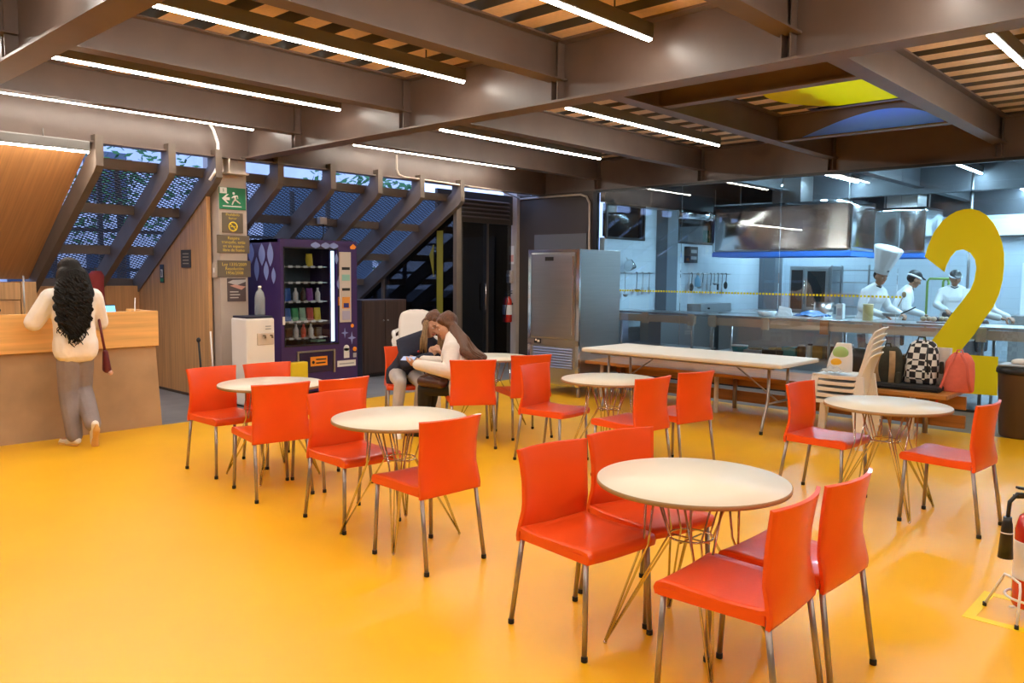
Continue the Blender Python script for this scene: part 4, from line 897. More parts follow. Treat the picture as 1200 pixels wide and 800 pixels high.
# utensils
def rail(name, label, x0, x1, z):
    t = thing(name, label, 'rail', (0, 7.80, z)); MB().tube([(x0, 0, 0), (x1, 0, 0)], .009, 8).build('bar', m_steeld, t)
    for x in (x0+.05, x1-.05): MB().tube([(x, 0, 0), (x, .05, 0)], .008, 8).build('bracket', m_steeld, t)
rail('utensil_rail', 'steel utensil rail on the tiled wall beside the fridge', 10.75, 11.95, 1.60); rail('utensil_rail', 'steel utensil rail on the tiled wall under the second window', 13.0, 14.75, 1.60)
def utensil(kind, x, z, L, lb, m=None):
    m = m or m_steeld; t = thing(kind, lb, 'utensil', (x, 7.77, z))
    MB().tube([(0, .02, .01), (0, 0, .02), (0, -.01, 0), (0, 0, -L)], .006, 6).build('handle', m, t)
    if kind == 'ladle': b = MB().lathe([(.001, -.045), (.03, -.04), (.05, -.01), (.05, 0), (.045, 0), (.028, -.03), (.001, -.035)], (0, -.02, -L-.01), 16); b.build('bowl', m, t)
    elif kind == 'skimmer': MB().lathe([(.07, 0), (.075, .006), (.05, .02), (.001, .026)], (0, 0, -L-.06), 18, (0, 1, 0)).build('disc', m, t)
    elif kind == 'knife': MB().prism([(-.02, 0, -L), (.025, 0, -L), (.012, 0, -L-.22), (-.02, 0, -L-.16)], (0, .004, 0)).build('blade', m_steel, t)
    else: MB().box((-.035, -.004, -L-.12), (.035, .004, -L), .003).build('blade', m, t)
utensil('skimmer', 10.92, 1.60, .30, 'large skimmer with hoop frame hanging leftmost on the rail by the fridge'); utensil('ladle', 11.08, 1.60, .34, 'ladle hanging beside the leftmost skimmer on the rail by the fridge'); utensil('ladle', 11.42, 1.60, .26, 'dark ladle hanging in the middle of the rail by the fridge', m_black)
utensil('spatula', 11.6, 1.60, .24, 'spatula hanging third from the right end by the fridge'); utensil('spatula', 11.8, 1.60, .24, 'spatula hanging last on the rail by the fridge')
t = thing('conical_strainer', 'shiny conical strainer hanging above the rail by the fridge', 'strainer', (11.1, 7.72, 1.73)); MB().lathe([(.10, 0), (.105, .01), (.03, .17), (.001, .2), (.001, .19), (.025, .16), (.095, .005)], (0, 0, 0), 24, (.9, -.1, -.15)).build('cone', m_steelm, t); MB().tube([(0, .02, .08), (.02, .06, .13)], .006).build('handle', m_steel, t)
for k, x in enumerate((13.12, 13.22, 13.45, 13.62, 13.78, 13.92, 14.06, 14.20, 14.36, 14.52)):
    utensil(('spatula', 'skimmer', 'ladle', 'knife', 'spatula', 'knife', 'ladle', 'spatula', 'knife', 'skimmer')[k], x, 1.60, .16+.03*(k % 3), '%s hanging on the far rail, %s from the left' % (('spatula', 'skimmer', 'ladle', 'knife', 'spatula', 'knife', 'ladle', 'spatula', 'knife', 'skimmer')[k], ('first', 'second', 'third', 'fourth', 'fifth', 'sixth', 'seventh', 'eighth', 'ninth', 'tenth')[k]), m_black if k % 2 else None)
t = thing('spray_bottle', 'pale blue bottle hanging on the far utensil rail', 'bottle', (13.34, 7.72, 1.36)); MB().lathe([(.05, 0), (.055, .02), (.055, .14), (.02, .19), (.02, .22)], n=16).build('body', mat('pale_blue_plastic', (.25, .55, .8), .3), t); MB().box((-.015, -.05, .21), (.015, .02, .25)).build('trigger', m_white, t)
t = thing('paper_dispenser', 'dark box dispenser on the tiled wall between the windows', 'dispenser', (13.2, 7.85, 1.80)); MB().box((-.15, -.12, 0), (.15, 0, .30), .01).build('case', m_black, t); MB().box((-.10, -.125, .18), (.10, -.12, .24)).box((-.10, -.125, .06), (.10, -.12, .12)).build('window', m_steeld, t)
t = thing('air_duct', 'round shiny air duct along the tiled wall above the second window', 'duct', (13.4, 7.6, 2.66)); MB().tube([(-.85, .1, 0), (-.7, 0, 0), (.8, 0, 0)], .085, 20).build('pipe', m_steelm, t); MB().tube([(0, 0, 0), (.03, 0, 0)], .092, 20).build('joint_band', m_steel, t); MB().tube([(.3, 0, .08), (.3, 0, .5)], .005).build('hanger', m_steeld, t)
# hoods
def hood(label, x0, x1, y0, y1, z0, z1, bulge):
    t = thing('extractor_hood', label, 'extractor hood', ((x0+x1)/2, (y0+y1)/2, z0)); a, b, h = (x1-x0)/2, (y1-y0)/2, z1-z0
    MB().grid(lambda u, v: V((-a-.014*sin(pi*u)*sin(3*pi*v+.4)-bulge*.02*sin(2*pi*v)*sin(pi*u), b-2*b*v, .07+(h-.07)*u)), 14, 40, .006).build('front_panel', m_steelm, t)
    MB().grid(lambda u, v: V((-a+2*a*v, -b-.012*sin(pi*u)*sin(2*pi*v), .07+(h-.07)*u)), 10, 20, .006).build('side_panel', m_steelm, t)
    MB().box((-a+.006, b-.006, .07), (a, b, h)).box((a-.006, -b+.006, .07), (a, b, h)).box((-a+.006, -b+.006, h-.006), (a, b, h)).build('shell', m_steel, t)
    MB().box((-a-.01, -b-.01, 0), (-a+.02, b, .07)).box((-a, -b-.01, 0), (a, -b+.02, .07)).box((a-.03, -b, 0), (a, b, .07)).box((-a, b-.03, 0), (a, b, .07)).build('blue_rim', mat('blue_film_rim', (.05, .22, .75), .3), t)
    for y in (-b*.8, b*.8): MB().tube([(0, y, h), (0, y, 3.36-z0)], .012).build('hanger_rod', m_steeld, t)
    MB().box((-.25, -.25, h), (.25, .25, 3.36-z0)).build('exhaust_duct', m_steel, t)
hood('big shiny steel extractor hood hanging over the cooking line', 13.0, 14.05, 4.82, 7.24, 1.90, 2.79, 1)
hood('second steel extractor hood behind the chefs', 14.6, 15.6, 4.2, 5.12, 1.90, 2.75, .5)
# oven stack, rack, cooking island
t = thing('oven', 'steel combi oven with dark glass door under the hood', 'oven', (16.2, 6.8, 0))
MB().box((0, -.42, .85), (.7, .42, 1.78), .006).build('body', m_steeld, t); MB().box((-.03, -.40, .88), (0, .10, 1.74), .006).build('door', m_steel, t); MB().box((-.035, -.34, .95), (-.03, .03, 1.68)).build('door_glass', m_black, t); MB().box((-.01, .14, .9), (0, .38, 1.7)).build('control_panel', m_black, t); MB().tube([(-.07, .07, 1.0), (-.07, .07, 1.5)], .012).build('handle', m_chrome, t)
MB().box((.02, -.40, 0), (.68, .40, .85)).build('stand', m_steeld, t)
t = thing('tray_rack', 'tall steel tray rack right of the oven', 'rack', (16.1, 5.95, 0))
for x in (0, .5):
    for y in (-.36, .36): MB().box((x-.015, y-.015, 0), (x+.015, y+.015, 1.80)).build('post', m_steeld, t)
for k in range(7): MB().box((0, -.35, .25+.24*k), (.5, .35, .265+.24*k)).build('shelf', m_steeld, t)
t = thing('cooking_island', 'steel cooking island below the extractor hood', 'cooker', (13.5, 6.0, 0)); MB().box((-.45, -1.1, .0), (.45, 1.1, .88), .01).build('body', m_steeld, t); MB().box((-.47, -1.12, .88), (.47, 1.12, .92), .004).build('worktop', m_steel, t)
for k in range(5): MB().lathe([(.025, 0), (.022, .03)], (-.45, -.9+.42*k, .75), 14, (-1, 0, 0)).build('knob', m_black, t)
t = thing('pot', 'large steel pot on the cooking island', 'pot', (13.5, 5.4, .92)); MB().lathe([(.15, 0), (.16, .01), (.16, .22), (.155, .22), (.15, .02)], n=24).build('body', m_steel, t)
for s in (-1, 1): MB().tube([(-.04, s*.16, .17), (-.03, s*.2, .175), (.03, s*.2, .175), (.04, s*.16, .17)], .007, 8).build('handle', m_steel, t)
t = thing('green_cart', 'green tubular cart frame behind the chef with the cap', 'cart', (15.0, 4.1, 0))
m_lime = mat('lime_tube', (.22, .36, .08), .4)
for y in (0, .16): MB().tube([(y*2, .13-y, 0), (y*2, .13-y, 1.50), (y*2, .10-y, 1.55), (y*2, -.25+y, 1.55), (y*2, -.28+y, 1.50), (y*2, -.28+y, 0)], .02, 10).build('frame', m_lime, t)
MB().box((0, -.26, .4), (.32, .1, .42)).build('shelf', m_steeld, t)
# back wall cupboards and shelf at right
t = thing('wall_cabinet', 'white wall cabinet on the kitchen back wall right of the numeral', 'cabinet', (17.1, 2.6, 2.36)); MB().box((0, -1.0, 0), (.2, 1.2, .30), .004).build('body', m_whitep, t); MB().box((-.01, -1.0, -.02), (.2, 1.2, 0)).build('bottom_strip', m_dark, t)
t = thing('wall_cupboard', 'white cupboard doors on the kitchen back wall at far right', 'cupboard', (16.9, 2.3, 0)); MB().box((0, -.9, .9), (.38, .9, 1.85), .006).build('body', m_whitep, t)
for k in range(3): d = MB().box((-.015, -.88+.6*k, .92), (0, -.32+.6*k, 1.83), .004).build('door', m_whitep, t); MB().box((-.025, -.78+.6*k, 1.55), (-.015, -.46+.6*k, 1.57)).build('handle', m_steeld, d)
MB().box((-.3, -1.0, 0), (.38, 1.0, .9), .004).build('base_unit', m_steeld, t)
t = thing('service_pole', 'thin vertical service pole above the far chef', 'pole', (14.2, 3.42, 0)); MB().tube([(0, 0, 0), (0, 0, 3.36)], .022, 10).build('pole_tube', m_steeld, t); MB().box((-.04, -.06, 1.2), (.04, .06, 1.4)).build('socket_box', m_white, t)
t = thing('dark_sink_unit', 'dark grey unit behind the glass right of the numeral', 'cabinet', (11.15, 1.2, 0)) if 0 else None
# ================================================================= PEOPLE
m_skin = mat('skin', (.56, .30, .19), .5, 0, .06, 8); m_skin2 = mat('brown_skin', (.36, .175, .10), .5, 0, .06, 8)
m_hairb = mat('black_hair', (.008, .006, .005), .5, 0, .3, 30, .3, 90, spec=.2); m_hairbr = mat('brown_hair', (.125, .045, .014), .36, 0, .4, 18, .3, 40, stretch=(6, 6, .8)); m_hairbl = mat('blonde_ends', (.33, .20, .09), .4, 0, .4, 18, .3, 40, stretch=(6, 6, .8))
m_eye = mat('eye_white', (.75, .73, .70), .3); m_iris = mat('iris', (.03, .015, .01), .2); m_lip = mat('lips', (.45, .13, .10), .45)
def remesh(mb, name, m, vox, parent, it=4, fac=.5):
    me = bpy.data.meshes.new('tmp'); mb.bm.to_mesh(me); mb.bm.free()
    o = bpy.data.objects.new('tmp', me); C.objects.link(o)
    a = o.modifiers.new('r', 'REMESH'); a.mode = 'VOXEL'; a.voxel_size = vox
    s = o.modifiers.new('s', 'SMOOTH'); s.factor = fac; s.iterations = it
    dg = bpy.context.evaluated_depsgraph_get(); dg.update()
    n = bpy.data.meshes.new_from_object(o.evaluated_get(dg)); bpy.data.objects.remove(o); bpy.data.meshes.remove(me)
    for p in n.polygons: p.use_smooth = True
    n.materials.clear(); n.materials.append(m); n.name = name
    r = bpy.data.objects.new(name, n); C.objects.link(r)
    if parent: r.parent = parent
    return r
def limb(mb, ps, rs):
    for (a, ra), (b, rb) in zip(zip(ps, rs), list(zip(ps, rs))[1:]): mb.hull([(a, ra), (b, rb)])
def headmat(pos, look, up=(0, 0, 1)):
    x = V(look).normalized(); y = V(up).cross(x).normalized(); z = x.cross(y)
    return M(((x.x, y.x, z.x, pos[0]), (x.y, y.y, z.y, pos[1]), (x.z, y.z, z.z, pos[2]), (0, 0, 0, 1)))
def add_head(mb, H):
    T = lambda p: H @ V(p)
    mb.ball(T((-.012, 0, .035)), (.098, .076, .092), H.to_3x3())
    mb.hull([(T((.03, .03, -.01)), .05), (T((.03, -.03, -.01)), .05), (T((.05, 0, -.065)), .032), (T((.066, 0, -.088)), .018), (T((.0, .035, -.05)), .028), (T((.0, -.035, -.05)), .028)])
    mb.hull([(T((.086, 0, .015)), .008), (T((.104, 0, -.024)), .011)]); mb.hull([(T((.09, .011, -.028)), .008), (T((.09, -.011, -.028)), .008)])
    mb.hull([(T((.075, .034, .034)), .014), (T((.075, -.034, .034)), .014)])
    mb.hull([(T((.078, .014, -.054)), .010), (T((.078, -.014, -.054)), .010)])
    for s in (-1, 1): mb.ball(T((-.01, s*.076, -.01)), (.02, .010, .032), H.to_3x3())
def face_bits(t, H, browm):
    T = lambda p: H @ V(p)
    e = MB(); i = MB(); b = MB()
    for s in (-1, 1):
        e.ball(T((.0755, s*.032, .004)), (.007, .012, .0045), H.to_3x3(), 10); i.ball(T((.080, s*.032, .003)), (.004, .0055, .0042), H.to_3x3(), 8)
        b.tube([T((.084, s*.014, .032)), T((.086, s*.030, .038)), T((.074, s*.052, .031))], .0035, 6)
    e.build('eyes', m_eye, t); i.build('irises', m_iris, t); b.build('eyebrows', browm, t)
    MB().hull([(T((.084, .018, -.056)), .005), (T((.0895, 0, -.052)), .006), (T((.084, -.018, -.056)), .005), (T((.087, 0, -.060)), .006)]).build('lips', m_lip, t)
def add_hand(mb, w, d, n, curl, left):
    """wrist, finger direction, palm normal; thumb on the inner side"""
    w = V(w); d = V(d).normalized(); n = (V(n)-d*V(n).dot(d)).normalized(); s = n.cross(d)*(1 if left else -1)   # towards the thumb
    mb.hull([(w, .022), (w+d*.075+s*.026, .013), (w+d*.078-s*.028, .012)])
    for k, (o, L) in enumerate(((.027, .070), (.009, .080), (-.010, .074), (-.028, .058))):
        a = w+d*(.080-.004*abs(k-1.2))+s*o; c = curl*(.9+.1*k)
        d1 = (d*cos(c*.5)+n*sin(c*.5)); d2 = (d*cos(c*1.2)+n*sin(c*1.2)); d3 = (d*cos(c*1.8)+n*sin(c*1.8))
        b = a+d1*L*.45; e = b+d2*L*.33; f = e+d3*L*.25
        limb(mb, [a, b, e, f], [.0092, .0088, .0082, .0070])
    a = w+d*.025+s*.022; b = a+(s*.75+d*.6+n*.25).normalized()*.038; e = b+(d*.85+s*.2+n*.4).normalized()*.032
    limb(mb, [a, b, e], [.013, .0105, .008])
def human(name, label, loc, J, rz=0, skin=m_skin, top=None, bottom=None, vox=.009, topr=.014, botr=.016, sleeve=1.0, hem=.16, shoe=None, shoesole=None, face=True, brow=None, footL=True, footR=True, puff=1.0, legr=1.0):
    t = thing(name, label, 'person', loc, rz); g = {k: V(v) if hasattr(v, '__len__') and len(v) == 3 else v for k, v in J.items()}
    lat = g['lat'].normalized(); lah = g.get('lath', lat).normalized(); sw = g.get('sw', .165); hw = g.get('hw', .085)
    sL, sR = g['chest']+lat*sw+V((0, 0, .03)), g['chest']-lat*sw+V((0, 0, .03)); hL, hR = g['pel']+lah*hw, g['pel']-lah*hw
    ch, pe = g['chest'], g['pel']; ws = (ch*.45+pe*.55); front = g['front'].normalized()
    def torso(mb, k):
        mb.hull([(sL, .047+k), (sR, .047+k), (ch+lat*.07-V((0, 0, .05))+front*.01, .095+k), (ch-lat*.07-V((0, 0, .05))+front*.01, .095+k), (g['neck'], .045+k)])
        mb.hull([(ch+lat*.07-V((0, 0, .05)), .09+k), (ch-lat*.07-V((0, 0, .05)), .09+k), (ws+lah*.055, .085+k), (ws-lah*.055, .085+k)])
        mb.hull([(ws+lah*.055, .085+k), (ws-lah*.055, .085+k), (pe+lah*(hw-.01), .10+k), (pe-lah*(hw-.01), .10+k)])
    def arms(mb, k, f=1.0, pf=1.0):
        for sh, el, wr in ((sL, g['elbL'], g['wrL']), (sR, g['elbR'], g['wrR'])):
            e = wr*f+el*(1-f); limb(mb, [sh, el, e], [(.044+k)*pf, (.036+k)*pf, .026+k])
    def legs(mb, k, cut=1.0):
        for hp, kn, an in ((hL, g['kneeL'], g['ankL']), (hR, g['kneeR'], g['ankR'])):
            limb(mb, [hp, hp*.5+kn*.5, kn, kn*.65+an*.35, an*cut+kn*(1-cut)], [(.092+min(k, .012))*legr, (.075+k*.8)*legr, (.055+k)*legr, (.054+k)*legr, .038+k*legr])
    mb = MB(); torso(mb, 0); arms(mb, 0); legs(mb, 0)
    limb(mb, [g['neck']-V((0, 0, .03)), g['head']-V((0, 0, .03))], [.05, .048])
    H = headmat(g['head'], g['look'], g.get('up', (0, 0, 1))); add_head(mb, H)
    for s, wr, el in (('L', g['wrL'], g['elbL']), ('R', g['wrR'], g['elbR'])):
        add_hand(mb, wr, g.get('hd'+s, wr-el), g.get('hn'+s, V((0, 0, -1))), g.get('curl'+s, .5), s == 'L')
    for s, an in (('L', g['ankL']), ('R', g['ankR'])):
        limb(mb, [an, an*.4+g['toe'+s]*.6, g['toe'+s]], [.036, .032, .026])
    remesh(mb, 'body', skin, min(vox, .0075), t, 3)
    if face: face_bits(t, H, brow or m_hairb)
    if top:
        mb = MB(); torso(mb, topr); arms(mb, topr, sleeve, puff)
        hm = pe-V((0, 0, hem)) if 'hemdir' not in g else pe+g['hemdir']*hem
        mb.hull([(pe+lah*hw, .10+topr), (pe-lah*hw, .10+topr), (hm+lah*(hw+.01), .09+topr), (hm-lah*(hw+.01), .09+topr)])
        remesh(mb, 'sweater' if name == 'person' and top is not m_chef else 'chef_coat', top, vox, t, 5)
    if bottom:
        mb = MB(); legs(mb, botr, .97); mb.hull([(hL, .10+min(botr, .012)*.6), (hR, .10+min(botr, .012)*.6), (pe+V((0, 0, .05)), .10)])
        remesh(mb, 'trousers', bottom, vox, t, 4)
    if shoe:
        for s, an in (('L', g['ankL']), ('R', g['ankR'])):
            toe = g['toe'+s]; d = (toe-an); up = g.get('sup'+s, V((0, 0, 1))); heel = an-d.normalized()*.045-up*.045
            mb = MB(); ball = toe-up*.005; mb.hull([(heel, .030), (an-up*.03, .038), (an+d*.5-up*.022, .038)]); mb.hull([(an+d*.4-up*.022, .038), (ball, .030), (ball+d.normalized()*.03-up*.006, .022)])
            sh = remesh(mb, 'shoe', shoe, .007, t, 2)
            if shoesole:
                so = MB(); so.hull([(heel-up*.026, .012), (heel-up*.026+d.normalized()*.05, .03), (an+d*.55-up*.045, .026)]); so.hull([(an+d*.5-up*.045, .026), (ball+d*.05-up*.028, .034), (ball+d.normalized()*.045-up*.026, .018)])
                remesh(so, 'sole', shoesole, .006, sh, 1)
    return t, H, g
def strands(specs, m, name, parent):
    mb = MB()
    for pts, r in specs:
        n = len(pts); mb.tube(pts, [r*(.55+.45*sin(pi*min(1, (i+1.2)/(n*.8)))) if i < n*.6 else r*(1.05-(i/n)**2*.75) for i in range(n)], 6)
    return mb.build(name, m, parent)
m_chef = mat('white_chef_cloth', (.68, .68, .69), .7, bump=.15, bscale=14)
m_sweat = mat('cream_sweater', (.90, .83, .76), .85, 0, .05, 12, .25, 16); m_greyp = mat('grey_trousers', (.27, .22, .215), .8, 0, .15, 6, .3, 12)
# ---- woman standing at the counter (faces +y)
loc = V((2.56, 7.70, 0))
t, H, g = human('person', 'woman with long curly black hair in cream sweater and grey trousers, standing at the counter', loc, dict(
    lat=(-1, .05, 0), front=(.05, 1, 0), pel=(.0, -.02, .93), chest=(0, .03, 1.29), neck=(0, .04, 1.40), head=(.0, .09, 1.535), look=(-.08, 1, -.12), sw=.17, hw=.058,
    elbL=(-.285, .12, 1.11), elbR=(.265, .15, 1.09), wrL=(-.17, .36, 1.20), wrR=(.19, .36, 1.20), hdL=(.3, .8, .0), hdR=(-.3, .8, 0), hnL=(0, 0, -1), hnR=(0, 0, -1),
    kneeL=(-.055, .05, .50), ankL=(-.035, -.02, .085), toeL=(-.08, .15, .035), kneeR=(.085, .10, .50), ankR=(.06, -.20, .20), toeR=(.085, -.125, .035), supR=(-.05, .92, .38), supL=(0, 0, 1)),
    top=m_sweat, bottom=m_greyp, topr=.028, botr=.034, hem=.07, shoe=m_white, shoesole=mat('gum_sole', (.72, .42, .14), .6), puff=1.25, vox=.009, legr=.92)
hr = MB(); hr.ball(H @ V((-.025, 0, .045)), (.112, .098, .100), H.to_3x3()); hr.hull([(V((-.06, -.0, 1.52)), .075), (V((.06, -.0, 1.52)), .075), (V((-.10, -.075, 1.36)), .055), (V((.10, -.075, 1.36)), .055)])
hr.hull([(V((-.12, -.085, 1.36)), .055), (V((.08, -.085, 1.36)), .055), (V((-.13, -.125, 1.10)), .045), (V((.05, -.125, 1.10)), .045)]); hr.hull([(V((-.12, -.125, 1.10)), .045), (V((.04, -.125, 1.10)), .045), (V((-.07, -.135, 1.0)), .025), (V((-.01, -.135, 1.0)), .025)])
hair = remesh(hr, 'hair', m_hairb, .012, t, 4)
sp = []; rng = random.Random(3)
for k in range(190):
    u = rng.uniform(-1, 1); a = u*1.9; x0 = .098*sin(a*.8)*1.05; y0 = .05-.125*cos(a*.6); z0 = 1.58-.05*abs(u); x1 = u*.15-.045+rng.uniform(-.02, .02)
    if abs(u) > .8 and rng.random() < .5: continue
    L = rng.uniform(.44, .70)*(1-.30*abs(u)) ; ph = rng.uniform(0, 6.28); fr = rng.uniform(8, 12); am = rng.uniform(.014, .024); pts = []
    for i in range(54):
        v = i/53; z = z0-L*v; xx = x0*(1-v)+x1*(1 if v > .5 else v*2)*.9*v+x0*.0; xx = x0+(x1-x0)*min(1, v*1.6)-(u*.05*max(0, v-.5)); yy = y0+(-.125-.03*rng.random()*0-y0)*min(1, v*1.5)-.035*v
        pts.append((xx+am*cos(fr*v*3+ph)*min(1, v*4), yy+am*sin(fr*v*3+ph)*min(1, v*4)-rng.uniform(0, .003), z))
    sp.append((pts, rng.uniform(.009, .014)))
strands(sp, m_hairb, 'curls', hair)
b = thing('shoulder_bag', 'small dark red bag hanging at the right side of the standing woman', 'bag', (2.56+.275, 7.72, .62)); mr = mat('dark_red_leather', (.13, .012, .018), .4)
MB().hull([(V((0, 0, .04)), .035), (V((.01, .05, .04)), .035), (V((-.01, 0, .20)), .022), (V((0, .04, .2)), .022)]).build('pouch', mr, b); MB().tube([(-.01, .01, .2), (-.03, .02, .36), (-.05, .03, .52)], .012, 8).tube([(0, .04, .2), (-.02, .05, .36), (-.05, .03, .52)], .010, 8).build('strap', mr, b); MB().ball((.02, -.02, .01), .022).build('charm', mat('charm_pink', (.7, .4, .3), .5), b)

# ---- two women seated together
m_navy = mat('navy_sweater', (.017, .021, .045), .85, 0, .2, 10, .2, 18); m_leg2 = mat('pale_grey_leggings', (.52, .46, .43), .7, 0, .08, 8); m_blackp = mat('black_trousers', (.012, .011, .011), .8)
o = V((5.2, 6.3, 0)); D = lambda x, y, z: (x-o.x, y-o.y, z)
t, H, g = human('person', 'seated woman in navy sweater and pale leggings with half blonde hair, leaning over a phone', o, dict(
    lat=(.80, -.60, -.03), lath=(.819, -.574, 0), front=(-.574, -.82, 0), pel=D(5.21, 6.33, .545), chest=D(5.19, 6.12, .835), neck=D(5.215, 6.06, .945), head=D(5.265, 5.98, 1.055), look=(-.22, -.80, -.42), up=(.25, -.05, 1), sw=.145,
    elbL=D(5.36, 5.88, .70), elbR=D(4.99, 6.06, .68), wrL=D(5.24, 5.80, .77), wrR=D(5.13, 5.86, .765), hdL=(-.5, .1, .6), hdR=(.35, -.3, .6), hnL=(-.5, .5, -.3), hnR=(.5, .5, -.3), curlL=.7, curlR=.8,
    kneeL=D(5.06, 5.90, .50), kneeR=D(4.89, 6.02, .51), ankL=D(5.10, 6.03, .09), ankR=D(4.86, 6.06, .09), toeL=D(5.02, 5.92, .035), toeR=D(4.79, 5.93, .035)),
    top=m_navy, bottom=m_leg2, topr=.020, botr=.006, hem=.06, shoe=m_white, shoesole=m_white, brow=m_hairbr, vox=.008)
hr = MB(); hr.ball(H @ V((-.030, 0, .050)), (.098, .086, .092), H.to_3x3()); hr.hull([(H @ V((-.03, .075, .02)), .03), (H @ V((-.03, -.075, .02)), .03), (H @ V((-.09, .03, -.03)), .04), (H @ V((-.09, -.03, -.03)), .04)]); hr.hull([(H @ V((.05, .045, .085)), .022), (H @ V((.05, -.045, .085)), .022), (H @ V((-.06, 0, .11)), .04)])
hair = remesh(hr, 'hair', m_hairbr, .008, t, 3)
sp = []; rng = random.Random(5)
for s in (1, -1):
    for k in range(26):
        a = H @ V((rng.uniform(-.05, .01), s*(.078+rng.uniform(-.01, .01)), rng.uniform(-.02, .05)))
        side = H @ V((-.005, s*.098, 0))+g['lat']*(s*rng.uniform(-.015, .035))+V((-.035+rng.uniform(-.015, .015), -.045, -.15))
        mid = a*.5+side*.5+V((-.012, -.012, .0)); end = side+V((rng.uniform(-.01, .01), rng.uniform(-.01, .01), -.10-rng.uniform(0, .05)))
        sp.append(([a, a*.6+mid*.4, mid, side, end], rng.uniform(.008, .013)))
strands(sp, m_hairbl, 'blonde_lengths', hair)
MB().ball(g['chest']+V((-.085, -.125, -.03)), (.022, .012, .012)).build('chest_print', mat('red_print', (.5, .03, .03), .6), t)
MB().tube([g['neck']+V((-.05, -.02, .012)), g['neck']+V((-.03, -.055, .0)), g['neck']+V((.03, -.06, 0)), g['neck']+V((.06, -.03, .012))], .012, 8).build('collar', m_whitep, t)

o2 = V((5.1, 5.35, 0)); D = lambda x, y, z: (x-o2.x, y-o2.y, z)
t, H, g = human('person', 'seated woman in white sweater with very long brown hair, holding a phone', o2, dict(
    lat=(-.80, -.55, -.12), lath=(-.87, -.34, 0), front=(-.35, .90, 0), pel=D(5.10, 5.34, .545), chest=D(5.13, 5.50, .86), neck=D(5.145, 5.56, .965), head=D(5.165, 5.67, 1.055), look=(-.78, .50, -.34), up=(.05, .05, 1), sw=.15,
    elbL=D(4.92, 5.35, .68), elbR=D(5.20, 5.70, .70), wrL=D(4.75, 5.60, .735), wrR=D(5.02, 5.83, .735), hdL=(-.25, .75, .12), hdR=(-.8, .1, .1), hnL=(.5, .1, .6), hnR=(-.2, 0, .8), curlL=.7, curlR=.5,
    kneeL=D(4.92, 5.70, .49), kneeR=D(5.10, 5.78, .49), ankL=D(5.0, 5.80, .09), ankR=D(5.12, 5.92, .09), toeL=D(4.94, 5.95, .035), toeR=D(5.06, 6.06, .035)),
    top=mat('white_sweater', (.80, .74, .68), .85, 0, .05, 12, .25, 18), bottom=m_blackp, topr=.024, botr=.014, hem=.06, shoe=m_black, shoesole=m_rubber, brow=m_hairbr, vox=.008, puff=1.2)
hr = MB(); hr.ball(H @ V((-.030, 0, .048)), (.105, .090, .096), H.to_3x3()); hr.hull([(H @ V((.045, .05, .08)), .024), (H @ V((.045, -.05, .08)), .024), (H @ V((-.06, 0, .10)), .05)])
A = [(H @ V((-.05, .065, .0)), .045), (H @ V((-.05, -.07, .0)), .045)]; Bk = g['chest']+V((.02, -.17, -.02)); B2 = g['pel']+V((.08, -.12, .25))
hr.hull(A+[(Bk+V((-.09, .02, .02)), .04), (Bk+V((.09, .04, 0)), .045)]); hr.hull([(Bk+V((-.09, .02, .02)), .04), (Bk+V((.09, .04, 0)), .045), (B2+V((-.07, -.0, 0)), .028), (B2+V((.08, .03, 0)), .03)])
hr.hull([(H @ V((.0, .080, .03)), .018), (H @ V((-.05, .08, .0)), .035), (H @ V((-.05, .085, -.10)), .03)])
hair = remesh(hr, 'hair', m_hairbr, .008, t, 4)
sp = []; rng = random.Random(9)
for k in range(70):
    q = rng.uniform(-1, 1); a = H @ V((-.06+.05*abs(q), .085*q, .06-.03*abs(q))); m1_ = H @ V((-.105+.05*abs(q), .095*q, -.04)); b1 = Bk+V((.075*q+.02, .05*q-.035, rng.uniform(-.02, .02))); e1 = B2+V((.07*q+.015, .04*q-.025, rng.uniform(-.10, .02)))
    sp.append(([a, m1_, m1_*.5+b1*.5+V((.012, -.02, .01)), b1, b1*.5+e1*.5, e1], rng.uniform(.007, .011)))
for k in range(10):
    a = H @ V((.0, .08, .03)); e = g['chest']+V((-.13+rng.uniform(-.03, .02), .0+rng.uniform(-.03, .03), -.06-rng.uniform(0, .06))); sp.append(([a, H @ V((.0, .092, -.06)), a*.4+e*.6, e], .007))
strands(sp, m_hairbr, 'long_lengths', hair)
p = thing('phone', 'dark phone held between the two seated women', 'phone', (4.755, 5.735, .775), rad(25)); R = M.Rotation(rad(-25), 3, 'Y')
MB().box((-.04, -.07, -.005), (.04, .07, .005), .003, rot=R).build('case', m_black, p); MB().box((-.036, -.065, .0045), (.036, .065, .0062), rot=R).build('screen', mat('phone_screen', (.1, .1, .16), .15, emit=(.4, .45, .6), es=.5), p)
p = thing('leather_bag', 'dark brown leather bag on the lap of the woman in the white sweater', 'bag', (4.93, 5.56, .585)); mbg = mat('brown_leather', (.075, .026, .016), .35, 0, .2, 8, .15, 30)
b = MB(); b.hull([(V((-.06, -.14, -.02)), .045), (V((-.06, .12, -.02)), .05), (V((.10, -.14, .0)), .04), (V((.10, .10, .0)), .045), (V((0, 0, .045)), .05)]); remesh(b, 'bag_body', mbg, .009, p, 3); MB().tube([(-.07, -.14, .02), (-.10, -.02, .06), (-.08, .12, .02)], .009, 8).build('strap', mbg, p)

